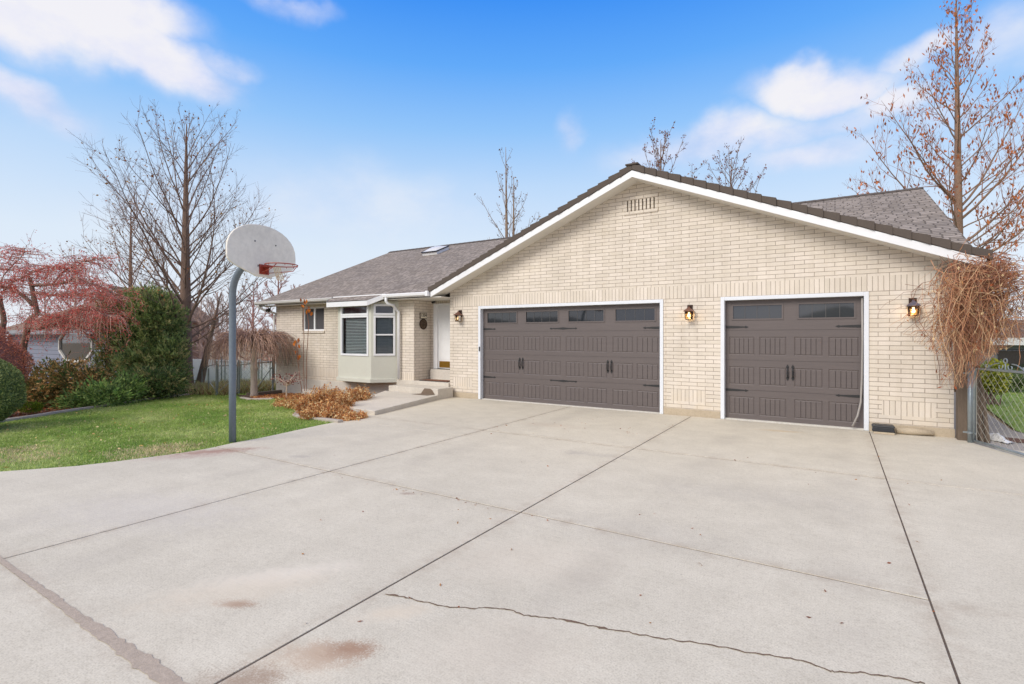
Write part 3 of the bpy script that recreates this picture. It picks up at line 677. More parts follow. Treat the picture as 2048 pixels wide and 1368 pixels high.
# ---- garage doors
def garage_door(x0,x1,nwin):
    tr=.075; zt=2.485; Y=YW+.13
    f=MB(); f.box(x0+.001,x0+tr,YW-.022,Y,0,zt-.001); f.box(x1-tr,x1-.001,YW-.022,Y,0,zt-.001); f.box(x0+tr,x1-tr,YW-.022,Y,zt-tr,zt-.001)
    f.build('door_frame',M['trim'],house,bevel=.006)
    a,b=x0+tr,x1-tr; W=b-a; H=zt-tr; sec=H/4
    d=MB(); ng=nwin*2
    ctr=[]                          # panel centres, in pairs under each window
    pw=W/nwin
    prects=[]; wins=[]
    for k in range(nwin):
        p0=a+pw*k
        for q in (0,1):
            c0=p0+pw*(.055 if q==0 else .535); prects.append((c0,c0+pw*.41))
        wins.append((p0+pw*.10,p0+pw*.90))
    fy=Y-.02
    def field(xa,xb,za,zb): d.face([(xa,fy,za),(xb,fy,za),(xb,fy,zb),(xa,fy,zb)])
    for r in range(4):
        z0=r*sec+.003; z1=(r+1)*sec-.003
        d.face([(a,fy+.006,z1),(b,fy+.006,z1),(b,fy+.006,z1+.006),(a,fy+.006,z1+.006)],1)
        rr=[(u,v) for u,v in (wins if r==3 else prects)]
        zl,zh=(z0+.22,z1-.13) if r==3 else (z0+.10,z1-.13)
        if r==3: zl,zh=z0+.20,z1-.08
        field(a,b,z0,zl); field(a,b,zh,z1)
        xcur=a
        for (u,v) in rr:
            field(xcur,u,zl,zh); xcur=v
            if r==3: continue
            # pressed panel: sloped border, inset field with V-grooves
            e=.016; dp=.011; iy=fy+dp
            O=[(u,fy,zl),(v,fy,zl),(v,fy,zh),(u,fy,zh)]; I=[(u+e,iy,zl+e),(v-e,iy,zl+e),(v-e,iy,zh-e),(u+e,iy,zh-e)]
            for k in range(4): d.face([O[k],O[(k+1)%4],I[(k+1)%4],I[k]])
            R1=fy+.002; e2=.03
            J=[(u+e2,R1,zl+e2),(v-e2,R1,zl+e2),(v-e2,R1,zh-e2),(u+e2,R1,zh-e2)]
            for k in range(4): d.face([I[k],I[(k+1)%4],J[(k+1)%4],J[k]])
            npl=4 if nwin==4 else 5; pwid=(v-u-2*e2)/npl; gw=.006
            for k in range(npl):
                xa=u+e2+k*pwid+(gw if k else 0); xb=u+e2+(k+1)*pwid-(gw if k<npl-1 else 0)
                d.face([(xa,R1,zl+e2),(xb,R1,zl+e2),(xb,R1,zh-e2),(xa,R1,zh-e2)])
                if k<npl-1:
                    xm=u+e2+(k+1)*pwid
                    d.face([(xb,R1,zl+e2),(xm,R1+.009,zl+e2),(xm,R1+.009,zh-e2),(xb,R1,zh-e2)],1); d.face([(xm,R1+.009,zl+e2),(xm+gw,R1,zl+e2),(xm+gw,R1,zh-e2),(xm,R1+.009,zh-e2)],1)
        field(xcur,b,zl,zh)
    d.face([(a,fy+.03,0),(b,fy+.03,0),(b,fy+.03,H),(a,fy+.03,H)],1)
    dr=d.build('garage_door',[M['door'],M['doorgroove']],house)
    z0=3*sec+.003; z1=H-.003; zl,zh=z0+.20,z1-.08
    for (u,v) in wins:
        w=MB(); e=.028
        for (xa,xb,za,zb) in ((u,v,zl,zl+e),(u,v,zh-e,zh),(u,u+e,zl+e,zh-e),(v-e,v,zl+e,zh-e)): w.box(xa,xb,fy-.012,fy+.02,za,zb)
        w.face([(u+e,fy+.01,zl+e),(v-e,fy+.01,zl+e),(v-e,fy+.01,zh-e),(u+e,fy+.01,zh-e)],1)
        for k in range(1,4):
            xm=u+e+(v-u-2*e)*k/4; w.box(xm-.0045,xm+.0045,fy+.004,fy+.009,zl+e,zh-e,2)
        w.build('window',[M['door'],M['glassdark'] if nwin==4 else M['reflglass'],M['muntin']],dr)
    def strap(xa,xb,z,double=False):      # tapered strap hinge from xa (fixed) to xb (point)
        s=MB(); y0,y1=fy-.008,fy+.001; dirn=1 if xb>xa else -1; L=abs(xb-xa)
        def prof(pts): 
            P=[(xa+dirn*x,y1,z+q) for x,q in pts]+[(xa+dirn*x,y1,z-q) for x,q in pts[::-1]]
            if dirn>0: P=P[::-1]
            s.extrude(P,(0,y0-y1,0))
        if double: prof([(0,.002),(.035,.022),(.06,.01),(L*.3,.012),(L*.5,.026),(L*.7,.012),(L-.06,.01),(L-.035,.022),(L,.002)])
        else: prof([(0,.027),(L*.5,.02),(L-.07,.01),(L-.055,.024),(L,.002)])
        s.build('hinge_strap',M['iron'],dr)
    def handle(x,z):
        h=MB(); y=fy
        h.tube([(x,y-.006,z+.10),(x,y-.03,z+.085),(x,y-.045,z+.04),(x,y-.045,z-.04),(x,y-.03,z-.085),(x,y-.006,z-.10)],[.008,.011,.015,.015,.011,.008],8)
        for sgn in (1,-1):
            P=[(x,y,z+sgn*.16),(x-.026,y,z+sgn*.115),(x-.02,y,z+sgn*.08),(x+.02,y,z+sgn*.08),(x+.026,y,z+sgn*.115)]
            if sgn<0: P=P[::-1]
            h.extrude(P,(0,-.008,0))
        h.build('handle',M['iron'],dr,smooth=False)
    zu,zl_=1.872,.592
    Ls=.42 if nwin==2 else .40
    for z in (zu,zl_):
        strap(a+.012,a+.012+Ls,z); strap(b-.012,b-.012-Ls,z)
        if nwin==4: strap((a+b)/2-.37,(a+b)/2+.37,z,True)
    for k in ((1,) if nwin==2 else (1,3)):
        xc=a+pw*k
        handle(xc-.045,.98); handle(xc+.045,.98)
    return dr
bigdoor=garage_door(BD[0],BD[1],4); smalldoor=garage_door(SD[0],SD[1],2)
# loose weather strip hanging at the right jamb, latch on the left jamb
mb=MB(); x=SD[1]-.10; mb.tube([(x,YW+.06,2.38),(x+.005,YW+.05,1.6),(x-.005,YW+.05,.9),(x-.02,YW+.04,.5),(x-.07,YW+.0,.25),(x-.15,YW-.05,.06)],.018,6)
M['strip']=mat('grey_rubber',srgb(158,152,146),.7,.1); mb.build('weather_strip',M['strip'],house,smooth=True)
mb=MB(); mb.box(BD[0]+.03,BD[0]+.065,YW-.035,YW-.022,1.28,1.40); mb.build('door_sensor',M['iron'],house,bevel=.004)
mb=MB(); mb.box(SD[0]+.075,SD[1]-.075,YW+.02,YW+.12,-.02,.018); mb.box(BD[0]+.075,BD[1]-.075,YW+.03,YW+.12,-.02,.012); M['sill']=mat('pale_threshold',srgb(214,210,200),.7,.1,8); mb.build('threshold',M['sill'],house)
# ---- front door
mb=MB(); mb.box(-10.28,-10.13,YD-.05,YD+.05,.70,2.66); mb.box(-10.13,XL,YD-.05,YD+.05,2.60,2.66); fd=mb.build('entry_frame',M['white'],house,bevel=.006)
mb=MB(); mb.box(-10.13,XL-.01,YD+.0,YD+.04,.71,2.60)
for za,zb in ((.98,1.5),(1.6,2.5)): mb.box(-10.0,-9.2,YD-.006,YD+.0,za,zb)
fdoor=mb.build('front_door',M['entrydoor'],house,bevel=.008)
mb=MB(); mb.box(-10.08,-9.15,YD-.012,YD-.002,.74,.93); mb.build('kick_plate',M['brass'],fdoor,bevel=.003)
# ---- small window
wn=MB(); y=YW+.06; e=.05
for (xa,xb,za,zb) in ((WX[0],WX[1],WX[2],WX[2]+e),(WX[0],WX[1],WX[3]-e,WX[3]),(WX[0],WX[0]+e,WX[2]+e,WX[3]-e),(WX[1]-e,WX[1],WX[2]+e,WX[3]-e),((WX[0]+WX[1])/2-.035,(WX[0]+WX[1])/2+.035,WX[2]+e,WX[3]-e)): wn.box(xa,xb,y,y+.06,za,zb)
win=wn.build('window',M['white'],house,bevel=.006)
for s in (0,1):
    p=MB(); xa=WX[0]+e if s==0 else (WX[0]+WX[1])/2+.035; xb=(WX[0]+WX[1])/2-.035 if s==0 else WX[1]-e
    p.face([(xa,y+.04,WX[2]+e),(xb,y+.04,WX[2]+e),(xb,y+.04,WX[3]-e),(xa,y+.04,WX[3]-e)]); M['screen']=M.get('screen') or mat('insect_screen',srgb(72,70,72),.7,.1); p.build('window_screen',M['screen'],win)
# ---- bay
P1=(-13.6,YW); P2=(-13.04,10.59); P3=(-11.58,10.59); P4=(-11.02,YW)
def off(k): return [(P1[0]-k*.4,YW),(P2[0]-k*.41,P2[1]-k),(P3[0]+k*.41,P3[1]-k),(P4[0]+k*.4,YW)]
# panels with openings: front face and right face
bay=MB()
bz0,bz1=.42,2.72
def panel(A,B,holes):
    A=Vector((A[0],A[1],0)); B=Vector((B[0],B[1],0)); L=(B-A).length; d=(B-A)/L; nrm=Vector((d.y,-d.x,0))
    us=sorted({0,L}|{h[0] for h in holes}|{h[1] for h in holes}); zz=sorted({bz0,bz1}|{h[2] for h in holes}|{h[3] for h in holes})
    for i in range(len(us)-1):
        for j in range(len(zz)-1):
            um=(us[i]+us[i+1])/2; zm_=(zz[j]+zz[j+1])/2
            if any(h[0]<um<h[1] and h[2]<zm_<h[3] for h in holes): continue
            q=lambda u,z: A+d*u+Vector((0,0,z)); bay.face([q(us[i],zz[j]),q(us[i+1],zz[j]),q(us[i+1],zz[j+1]),q(us[i],zz[j+1])])
    return A,d,nrm
fh=[(.16,1.32,1.118,2.27),(.16,1.32,2.335,2.60)]; sh=[(.10,.665,1.13,2.26),(.10,.665,2.335,2.60)]
fr=panel(P2,P3,fh); sd=panel(P3,P4,sh); panel(P1,P2,[])
bayo=bay.build('bay_window',M['stucco'],house)
bs=MB(); k=.05; bs.prism([off(k)[0],off(k)[1],off(k)[2],off(k)[3]],.30,.418); bs.build('bay_skirt',M['stucco'],bayo,bevel=.012)
def bwin(fr,h,rail=False,blinds=False):
    A,d,n=fr; u0,u1,z0,z1=h; q=lambda u,z,o: A+d*u+n*o+Vector((0,0,z)); f=MB(); e=.055
    def bar(ua,ub,za,zb,o0=-.05,o1=.022): f.obox(q((ua+ub)/2,(za+zb)/2,(o0+o1)/2),d*(ub-ua)/2,n*(o1-o0)/2,Vector((0,0,(zb-za)/2)))
    bar(u0-.03,u1+.03,z0-.03,z0+.03); bar(u0-.03,u1+.03,z1-.03,z1+.03); bar(u0-.03,u0+.03,z0+.03,z1-.03); bar(u1-.03,u1+.03,z0+.03,z1-.03)
    if rail: bar(u0+.03,u1-.03,1.70,1.745,-.04,.005)
    w=f.build('window_frame',M['white'],bayo,bevel=.005)
    g=MB(); g.face([q(u0,z0,-.03),q(u1,z0,-.03),q(u1,z1,-.03),q(u0,z1,-.03)]); g.build('window_glass',M['clear'] if (blinds or rail) else M['glassdark'],w)
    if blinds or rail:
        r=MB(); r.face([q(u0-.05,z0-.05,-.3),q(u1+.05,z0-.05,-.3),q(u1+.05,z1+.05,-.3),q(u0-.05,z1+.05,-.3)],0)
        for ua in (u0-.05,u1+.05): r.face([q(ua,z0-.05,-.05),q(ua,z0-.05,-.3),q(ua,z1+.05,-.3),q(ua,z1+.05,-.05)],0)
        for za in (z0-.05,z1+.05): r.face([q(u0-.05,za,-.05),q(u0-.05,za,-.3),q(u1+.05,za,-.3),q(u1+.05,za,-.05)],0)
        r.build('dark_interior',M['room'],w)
        b=MB(); nsl=24
        for i in range(nsl):
            z=z0+.05+(z1-z0-.1)*i/(nsl-1)
            if blinds: b.obox(q((u0+u1)/2+.03,z,-.085),d*((u1-u0)/2-.07),n*.013+Vector((0,0,-.011)),Vector((0,0,.0015)))
            else: b.obox(q((u0+u1)/2,z,-.13),d*((u1-u0)/2-.05),n*.008+Vector((0,0,-.019)),Vector((0,0,.001)))
        b.build('blind',M['blind'] if blinds else M['blinddim'],w)
M['blinddim']=mat('grey_blind',srgb(168,171,176),.6,.05)
bwin(fr,fh[0],False,True); bwin(fr,fh[1]); bwin(sd,sh[0],True); bwin(sd,sh[1])
# bay roof with white fascia
Fz0,Fz1=2.575,2.72; A_=(-13.65,EY); B_=(-13.3,10.40); C_=(-11.55,10.40); D_=(-11.2,EY)
br=MB(); br.face([(A_[0],A_[1],2.905),(D_[0],D_[1],2.905),(C_[0],C_[1],Fz1+.02),(B_[0],B_[1],Fz1+.02)][::-1],0,[(A_[0],.4),(D_[0],.4),(C_[0],0),(B_[0],0)][::-1])
br.face([(A_[0],A_[1],2.905),(B_[0],B_[1],Fz1+.02),(B_[0],B_[1],Fz1-.05),(A_[0],A_[1],2.78)]); br.face([(D_[0],D_[1],2.905),(C_[0],C_[1],Fz1+.02),(C_[0],C_[1],Fz1-.05),(D_[0],D_[1],2.78)][::-1])
br.face([(A_[0],A_[1],2.72),(B_[0],B_[1],2.60),(C_[0],C_[1],2.60),(D_[0],D_[1],2.72)])
bro=br.build('bay_roof',M['shingle'],bayo)
fs=MB(); fs.extrude([(B_[0]-.03,10.38,Fz0),(C_[0]+.02,10.38,Fz0),(C_[0]+.02,10.38,Fz1),(B_[0]-.03,10.38,Fz1)],(0,.022,0))
def fb(p,q,z0a,z1a,z0b,z1b):
    fs.face([(p[0],p[1],z0a),(q[0],q[1],z0b),(q[0],q[1],z1b),(p[0],p[1],z1a)]); fs.face([(p[0],p[1]+.03,z0a),(q[0],q[1]+.03,z0b),(q[0],q[1]+.03,z1b),(p[0],p[1]+.03,z1a)][::-1])
    fs.face([(p[0],p[1],z0a),(p[0],p[1]+.03,z0a),(q[0],q[1]+.03,z0b),(q[0],q[1],z0b)])
fb((C_[0]+.02,10.38),(D_[0]+.03,EY-.03),Fz0,Fz1,2.78,2.91); fb((A_[0]-.03,EY-.03),(B_[0]-.03,10.38),2.76,2.90,Fz0,Fz1)
fs.build('bay_fascia',M['white'],bayo)
mb=MB(); mb.box(-13.45,-11.15,EY-.02,EY+.0,2.885,2.925); mb.build('drip_edge',M['white'],bayo)
# ---- porch and steps
stp=thing('entry_steps',(-9.6,9.5,0),'concrete porch landing with two wide steps leading up to the white front door','steps')
mb=MB(); mb.box(-11.05,XL-.004,YW-.06,YD+.0,-.3,.385); mb.build('landing',M['steps'],stp,bevel=.012)
mb=MB(); mb.box(-10.28,XL-.006,11.72,YD-.06,.385,.69); mb.build('door_step',M['foundgrey'],stp,bevel=.01)
mb=MB(); mb.box(-10.72,-8.9,10.45,YW-.063,-.2,.28); mb.build('step',M['steps'],stp,bevel=.012)
q=lambda px,py: flat(px,py,.1)
mb=MB(); mb.prism([(-9.42,7.75),(-8.29,7.68),(-8.88,10.447),(-10.86,10.447)],-.1,[.1,.095,.125,.13]); mb.build('walkway_slab',M['steps'],stp,bevel=.014)
M['damp']=mat('damp_stain',srgb(120,104,88),.9,.15,8)
mb=MB(); y=10.447
mb.face([(-9.5,y,.128),(-9.0,y,.128),(-9.1,y,.25),(-9.17,y,.279),(-9.37,y,.279)]); 
mb.face([(-9.62,10.2,.129),(-9.05,10.2,.128),(-8.98,y-.002,.13),(-9.5,y-.002,.131)])
mb.build('damp_stain',M['damp'],stp)
m_=MB(); m_.prism([(-10.25,11.2),(-9.2,11.2),(-9.2,11.62),(-10.25,11.62)],.386,.40,1); m_.prism([(-10.21,11.24),(-9.24,11.24),(-9.24,11.58),(-10.21,11.58)],.4005,.408,0)
tag(m_.build('door_mat',[M['mat_'],M['matedge']],origin=(-9.7,11.4,.386)),'brown doormat with dark border lying before the white front door','doormat')
# ================================================================ THINGS ON AND AROUND THE HOUSE
def lantern(loc, label, capm, bulbm):
    L=thing('wall_lantern',loc,label,'wall lamp','copper lanterns on the brick wall'); x,y,z=loc
    mb=MB(); mb.box(x-.055,x+.055,y-.018,y-.0,z-.02,z+.16); mb.tube([(x,y-.015,z+.12),(x,y-.07,z+.135),(x,y-.10,z+.11)],.012,6); mb.build('back_plate',M['bronze'],L,bevel=.004)
    cy=y-.105
    mb=MB(); h=.10
    mb.face([(x-h,cy-h,z+.02),(x+h,cy-h,z+.02),(x+.018,cy-.018,z+.10),(x-.018,cy-.018,z+.10)]); mb.face([(x+h,cy-h,z+.02),(x+h,cy+h,z+.02),(x+.018,cy+.018,z+.10),(x+.018,cy-.018,z+.10)])
    mb.face([(x+h,cy+h,z+.02),(x-h,cy+h,z+.02),(x-.018,cy+.018,z+.10),(x+.018,cy+.018,z+.10)]); mb.face([(x-h,cy+h,z+.02),(x-h,cy-h,z+.02),(x-.018,cy-.018,z+.10),(x-.018,cy+.018,z+.10)])
    mb.face([(x-h,cy-h,z+.019),(x-h,cy+h,z+.019),(x+h,cy+h,z+.019),(x+h,cy-h,z+.019)]); mb.lathe([(.018,.10),(.02,.112),(.012,.12),(.0,.125)],(x,cy,z),8)
    mb.build('lamp_cap',capm,L)
    mb=MB()
    for sx in (-1,1):
        for sy in (-1,1): mb.beam((x+sx*.066,cy+sy*.066,z+.018),(x+sx*.058,cy+sy*.058,z-.15),.011,.011)
    for zz,k in ((z+.008,.066),(z-.148,.058)):
        mb.box(x-k,x+k,cy-k-.006,cy-k+.006,zz-.007,zz+.007); mb.box(x-k,x+k,cy+k-.006,cy+k+.006,zz-.007,zz+.007); mb.box(x-k-.006,x-k+.006,cy-k,cy+k,zz-.0065,zz+.0065); mb.box(x+k-.006,x+k+.006,cy-k,cy+k,zz-.0065,zz+.0065)
    mb.box(x-.05,x+.05,cy-.05,cy+.05,z-.150,z-.146)
    # little pine-branch silhouettes on the glass
    for (u,v,w,hh,r) in ((.028,-.035,.028,.012,.7),(-.03,-.065,.024,.008,0)):
        c=Vector((x+u,cy-.064,z+v)); a=Vector((math.cos(r),0,math.sin(r))); b=Vector((-math.sin(r),0,math.cos(r)))
        mb.extrude([c-a*w,c-b*hh,c+a*w,c+b*hh],(0,-.004,0))
    mb.build('cage',M['bronze'],L)
    mb=MB(); k=.058; K=.052
    mb.face([(x-k,cy-k,z),(x+k,cy-k,z),(x+K,cy-K,z-.14),(x-K,cy-K,z-.14)]); mb.face([(x-k,cy+k,z),(x+k,cy+k,z),(x+K,cy+K,z-.14),(x-K,cy+K,z-.14)])
    mb.face([(x-k,cy-k,z),(x-k,cy+k,z),(x-K,cy+K,z-.14),(x-K,cy-K,z-.14)]); mb.face([(x+k,cy-k,z),(x+k,cy+k,z),(x+K,cy+K,z-.14),(x+K,cy-K,z-.14)])
    mb.build('glass_pane',M['lampglass'],L)
    mb=MB(); mb.lathe([(.002,-.012),(.018,-.006),(.028,.012),(.026,.032),(.014,.055),(.012,.085),(.0,.087)],(x,cy,z-.09),12); mb.build('bulb',bulbm,L,smooth=True)
    return L
lantern((-8.69,YW,2.235),'copper wall lantern with a faint bulb on the pier left of the wide garage door',M['copper'],M['bulbdim'])
lantern((-2.585,YW,2.185),'lit copper wall lantern on the brick pier between the two garage doors',M['copper'],M['bulb'])
lantern((1.13,YW,2.185),'lit wall lantern with bluish cap between the single garage door and the dry vine',M['greycap'],M['bulb'])
for x in (-2.585,1.13):
    l=bpy.data.lights.new('lamp_glow','POINT'); l.energy=.9; l.color=(1,.72,.4); l.shadow_soft_size=.03
    o=bpy.data.objects.new('lamp_glow',l); o.location=(x,YW-.105,2.05); COL.objects.link(o)
# house number
def textmesh(name, txt, size, mat_, parent, loc, rx):
    cu=bpy.data.curves.new(name,'FONT'); cu.body=txt; cu.size=size; cu.extrude=.003; cu.align_x='CENTER'; cu.align_y='CENTER'
    to=bpy.data.objects.new(name,cu); COL.objects.link(to); bpy.context.view_layer.update()
    me=bpy.data.meshes.new_from_object(to.evaluated_get(bpy.context.evaluated_depsgraph_get()))
    COL.objects.unlink(to); bpy.data.objects.remove(to)
    me.transform(rx); me.transform(Matrix.Translation(Vector(loc)-wloc(parent))); me.materials.clear(); me.materials.append(mat_)
    o=bpy.data.objects.new(name,me); COL.objects.link(o); o.parent=parent; return o
FX=Matrix(((0,0,1,0),(1,0,0,0),(0,1,0,0),(0,0,0,1)))     # text facing +X
pl=thing('house_number_plaque',(XWE,11.535,2.285),'cream house number plaque in brown frame above the round medallion','house number')
mb=MB(); mb.box(XWE,XWE+.022,11.385,11.685,2.20,2.375); mb.build('frame',M['bronze'],pl,bevel=.006)
mb=MB(); mb.box(XWE+.0225,XWE+.028,11.405,11.668,2.215,2.36); mb.build('face',M['plaque'],pl)
textmesh('numerals','1204',.125,M['iron'],pl,(XWE+.031,11.537,2.30),FX)
md=thing('wall_medallion',(XWE,11.53,2.035),'round dark bronze medallion in relief on the brick beside the front door','medallion')
M['meddark']=mat('aged_bronze',srgb(92,76,60),.5,.4,18,metal=.4)
mb=MB()
cx,cz=11.53,2.04
prof=[(0,.02),(.03,.03),(.055,.02),(.08,.035),(.1,.02),(.125,.03),(.142,.022),(.148,0)]
n=24
for k in range(len(prof)-1):
    for j in range(n):
        a0,a1=2*math.pi*j/n,2*math.pi*(j+1)/n
        p=lambda r,h,a: (XWE+h,cx+r*math.cos(a),cz+r*1.03*math.sin(a))
        mb.face([p(prof[k][0],prof[k][1],a0),p(prof[k+1][0],prof[k+1][1],a0),p(prof[k+1][0],prof[k+1][1],a1),p(prof[k][0],prof[k][1],a1)])
for j in range(7):
    a=j*.9; mb.obox((XWE+.03,cx+.06*math.cos(a),cz+.06*math.sin(a)),(.012,0,0),(0,.022*math.cos(a+.5),.022*math.sin(a+.5)),(0,-.008*math.sin(a+.5),.008*math.cos(a+.5)))
mb.build('relief',M['meddark'],md)
mb=MB(); mb.ring((XWE+.02,cx,cz),.15,.014,(0,1,0),(0,0,1)); mb.build('rim',M['bronze'],md)
# cameras and flood lamps
fl_=thing('flood_light',(-17.2,11.0,2.74),'small dark flood lamp under the left eave corner of the house','flood light')
mb=MB(); mb.lathe([(.0,0),(.04,0),(.04,-.03),(.0,-.03)],(-17.2,11.0,2.742),10); mb.tube([(-17.2,11,2.71),(-17.18,10.96,2.66)],.012,6); mb.build('mount',M['gutterdark'],fl_)
for dx_ in (-.06,.06):
    mb=MB(); mb.tube([(-17.19+dx_*.4,10.97,2.68),(-17.19+dx_,10.92,2.63),(-17.19+dx_*1.5,10.86,2.58)],[.02,.03,.055],10); mb.build('lamp_head',M['iron'],fl_)
cm=thing('security_camera',(-10.03,11.6,2.74),'small dark security camera under the entry soffit by the front door','security camera')
mb=MB(); mb.tube([(-10.03,11.6,2.745),(-10.03,11.6,2.71)],.018,8); mb.build('mount',M['white'],cm); mb=MB(); mb.tube([(-10.04,11.64,2.70),(-10.02,11.52,2.67)],[.035,.035],10); mb.build('camera_body',M['iron'],cm)
M['lampgreen']=mat('verdigris_lamp',srgb(96,108,100),.5,.2,9)
fl2=thing('spot_lamp',(1.5,11.12,2.78),'small grey green spot lamp on the brick just under the right roof corner','spot lamp')
mb=MB(); mb.tube([(1.5,11.14,2.80),(1.5,11.0,2.80)],.02,8); mb.build('arm',M['lampgreen'],fl2); mb=MB(); mb.lathe([(.0,.07),(.03,.06),(.035,0),(.06,-.05),(.05,-.055),(.0,-.05)],(1.5,10.98,2.76),12); mb.build('lamp_head',M['lampgreen'],fl2,smooth=True)
# bait box on a brick
bb=thing('bait_box',(.69,10.98,0),'low black plastic bait box on a paver against the foundation right of the single door','bait box')
M['blackplastic']=mat('black_plastic',(.02,.022,.026),.45,.1,9)
mb=MB(); mb.box(.56,.86,10.86,11.06,.001,.04); mb.build('paver',M['found'],bb,bevel=.006)
mb=MB(); mb.extrude([(.545,10.85,.041),(.865,10.85,.041),(.85,10.855,.12),(.56,10.855,.12)],(0,.2,0)); mb.build('box_body',M['blackplastic'],bb,bevel=.01)
mb=MB(); mb.extrude([(.535,10.845,.1205),(.875,10.845,.1205),(.85,10.86,.155),(.56,10.86,.155)],(0,.21,0)); mb.build('lid',M['blackplastic'],bb,bevel=.012)
tag(mb and (lambda m:(m.tube([(.9,11.06,.05),(1.1,11.07,.06),(1.4,11.08,.055)],[.05,.065,.04],8),m.build('mortar_lump',M['found'],origin=(1.1,11.07,0),smooth=True))[1])(MB()),'lumpy pale concrete spill along the foundation right of the black bait box','concrete lump')
# ---------------------------------------------------------------- basketball hoop
B0=flat(465,884); B0.z=gz(B0.x,B0.y)-.02
a_=R(66); nl,nd=math.sin(a_),-math.cos(a_); BN=Vector((nl*CT-nd*ST,nl*ST+nd*CT,0)); BU=Vector((-BN.y,BN.x,0)); ZU=Vector((0,0,1))
hp=thing('basketball_hoop',B0,'blue grey steel pole with white fan shaped backboard and red rim at the lawn edge','basketball hoop')
mb=MB(); zc=2.36; rad=.52
pts=[B0,B0+ZU*1.2,B0+ZU*zc]
for k in range(1,10):
    a=R(62)*k/9; pts.append(B0+ZU*(zc+rad*math.sin(a))+BN*(rad*(1-math.cos(a))))
e=pts[-1]; dd=(BN*math.sin(R(62))+ZU*math.cos(R(62))); pts.append(e+dd*.22); pts.append(e+dd*.36)
mb.tube(pts,.052,14); mb.build('pole',M['polegrey'],hp,smooth=True)
BC=e+dd*.40; 
bz=2.60; Bc=Vector((BC.x,BC.y,bz))         # bottom centre of the board face
def bp(u,v,o=0): return Bc+BU*u+ZU*v+BN*(.03+o)
def boardpoly():
    P=[(-.13,0),(.13,0)]
    for (u,v) in ((.50,.135),(.565,.17),(.605,.21),(.62,.26),(.622,.37)): P.append((u,v))
    for k in range(1,16):
        a=math.pi*k/16; c=math.cos(a); s_=math.sin(a); P.append((.622*abs(c)**.97*(1 if c>0 else -1),.37+.43*abs(s_)**.93))
    for (u,v) in ((-.622,.37),(-.62,.26),(-.605,.21),(-.565,.17),(-.50,.135)): P.append((u,v))
    return P
mb=MB(); mb.extrude([bp(u,v,0) for u,v in boardpoly()],BN*.04); bd=mb.build('backboard',M['board'],hp,bevel=.012)
mb=MB()
for (u,v) in ((-.16,.53),(.22,.52)):
    c=bp(u,v,.041); mb=MB(); mb.tube([c,c+BN*.004],.012,8); mb.build('bolt',M['iron'],bd)
mb=MB()
for k,(u,v,w,h) in enumerate(((-.10,.17,.014,.008),(-.075,.168,.008,.014),(-.05,.17,.012,.007),(-.075,.15,.04,.003))):
    c=bp(u,v,.041); mb.obox(c,BU*w,ZU*h,BN*.001)
mb.build('mark',M['iron'],bd)
mb=MB(); 
for s in (-.2,.2): mb.beam(bp(s,.05,-.012),bp(s,.6,-.012),.04,.03)
mb.beam(bp(-.2,.3,-.03),bp(.2,.3,-.03),.05,.04); mb.build('bracket',M['polegrey'],hp)
rc=bp(.0,.165,.04); RC=rc+BN*.37
mb=MB(); mb.obox(rc+BN*.006-ZU*.05,BU*.085,ZU*.075,BN*.006); mb.obox(rc+BN*.075-ZU*.012,BU*.05,BN*.075,ZU*.008); mb.obox(rc+BN*.05-ZU*.055,BU*.01,BN*.045,ZU*.045)
mb.ring(RC,.228,.008,BN,BU,36,8)
mb.tube([rc-ZU*.10+BU*.06+BN*.01,RC-ZU*.075+BU*.20+BN*.02,RC+BN*.12+BU*.19],.006,6); mb.tube([rc-ZU*.10-BU*.06+BN*.01,RC-ZU*.075-BU*.20+BN*.02,RC+BN*.12-BU*.19],.006,6)
for k in range(12):
    a=2*math.pi*k/12; c=RC+BN*.228*math.cos(a)+BU*.228*math.sin(a); mb.tube([c,c-ZU*.025],.005,4)
rimo=mb.build('rim',M['rim'],hp)
mb=MB()
for k in range(5):
    a=math.pi*.80+k*.11; c=RC+BN*.228*math.cos(a)+BU*.228*math.sin(a)
    mb.tube([c,c-ZU*.06+BU*.012+BN*.01,c-ZU*.15+BN*.05+BU*.01,c-ZU*.22+BN*.09],.008,5)
mb.build('net',M['net'],rimo)
# ---------------------------------------------------------------- chain link
def chain_mesh(mb,o,u,L,z0,z1,sx=.06,sz=.07,r=.0019,zf=None,n=3):
    H=z1-z0; u=Vector(u)
    for sgn in (1,-1):
        k=-int(H/sz)-1
        slope=sz/sx*sgn
        off=-L*abs(slope)-H
        c=off
        while c<H+L*abs(slope):
            # z = c + slope*s ; clip to the rectangle
            ss=[]
            for s in (0,L):
                z=c+slope*s
                if 0<=z<=H: ss.append((s,z))
            for z in (0,H):
                s=(z-c)/slope
                if 0<s<L: ss.append((s,z))
            if len(ss)>=2:
                ss.sort(); a,b=ss[0],ss[-1]
                if b[0]-a[0]>.01: mb.tube([Vector(o)+u*a[0]+ZU*(z0+a[1]),Vector(o)+u*b[0]+ZU*(z0+b[1])],r,n,0,False)
            c+=sz*2
gp=Vector((1.82,10.78,0)); gd=Vector((.39,-.92,0)).normalized()
po=thing('gate_post',gp,'round galvanised steel gate post beside the dark wooden post at the right corner','post')
mb=MB(); mb.tube([gp-ZU*.05,gp+ZU*1.245],.036,14); mb.lathe([(.038,1.235),(.038,1.26),(.02,1.285),(0,1.29)],gp,12); mb.build('pole',M['galv'],po,smooth=True)
for z in (1.10,.16):
    mb=MB(); mb.lathe([(.038,-.02),(.044,-.02),(.044,.02),(.038,.02)],gp+ZU*z,12); mb.beam(gp+ZU*z,gp+gd*.12+ZU*z,.018,.03); mb.beam(gp+ZU*z,gp+Vector((-.09,.0,z)),.014,.02); mb.build('hinge',M['galv'],po)
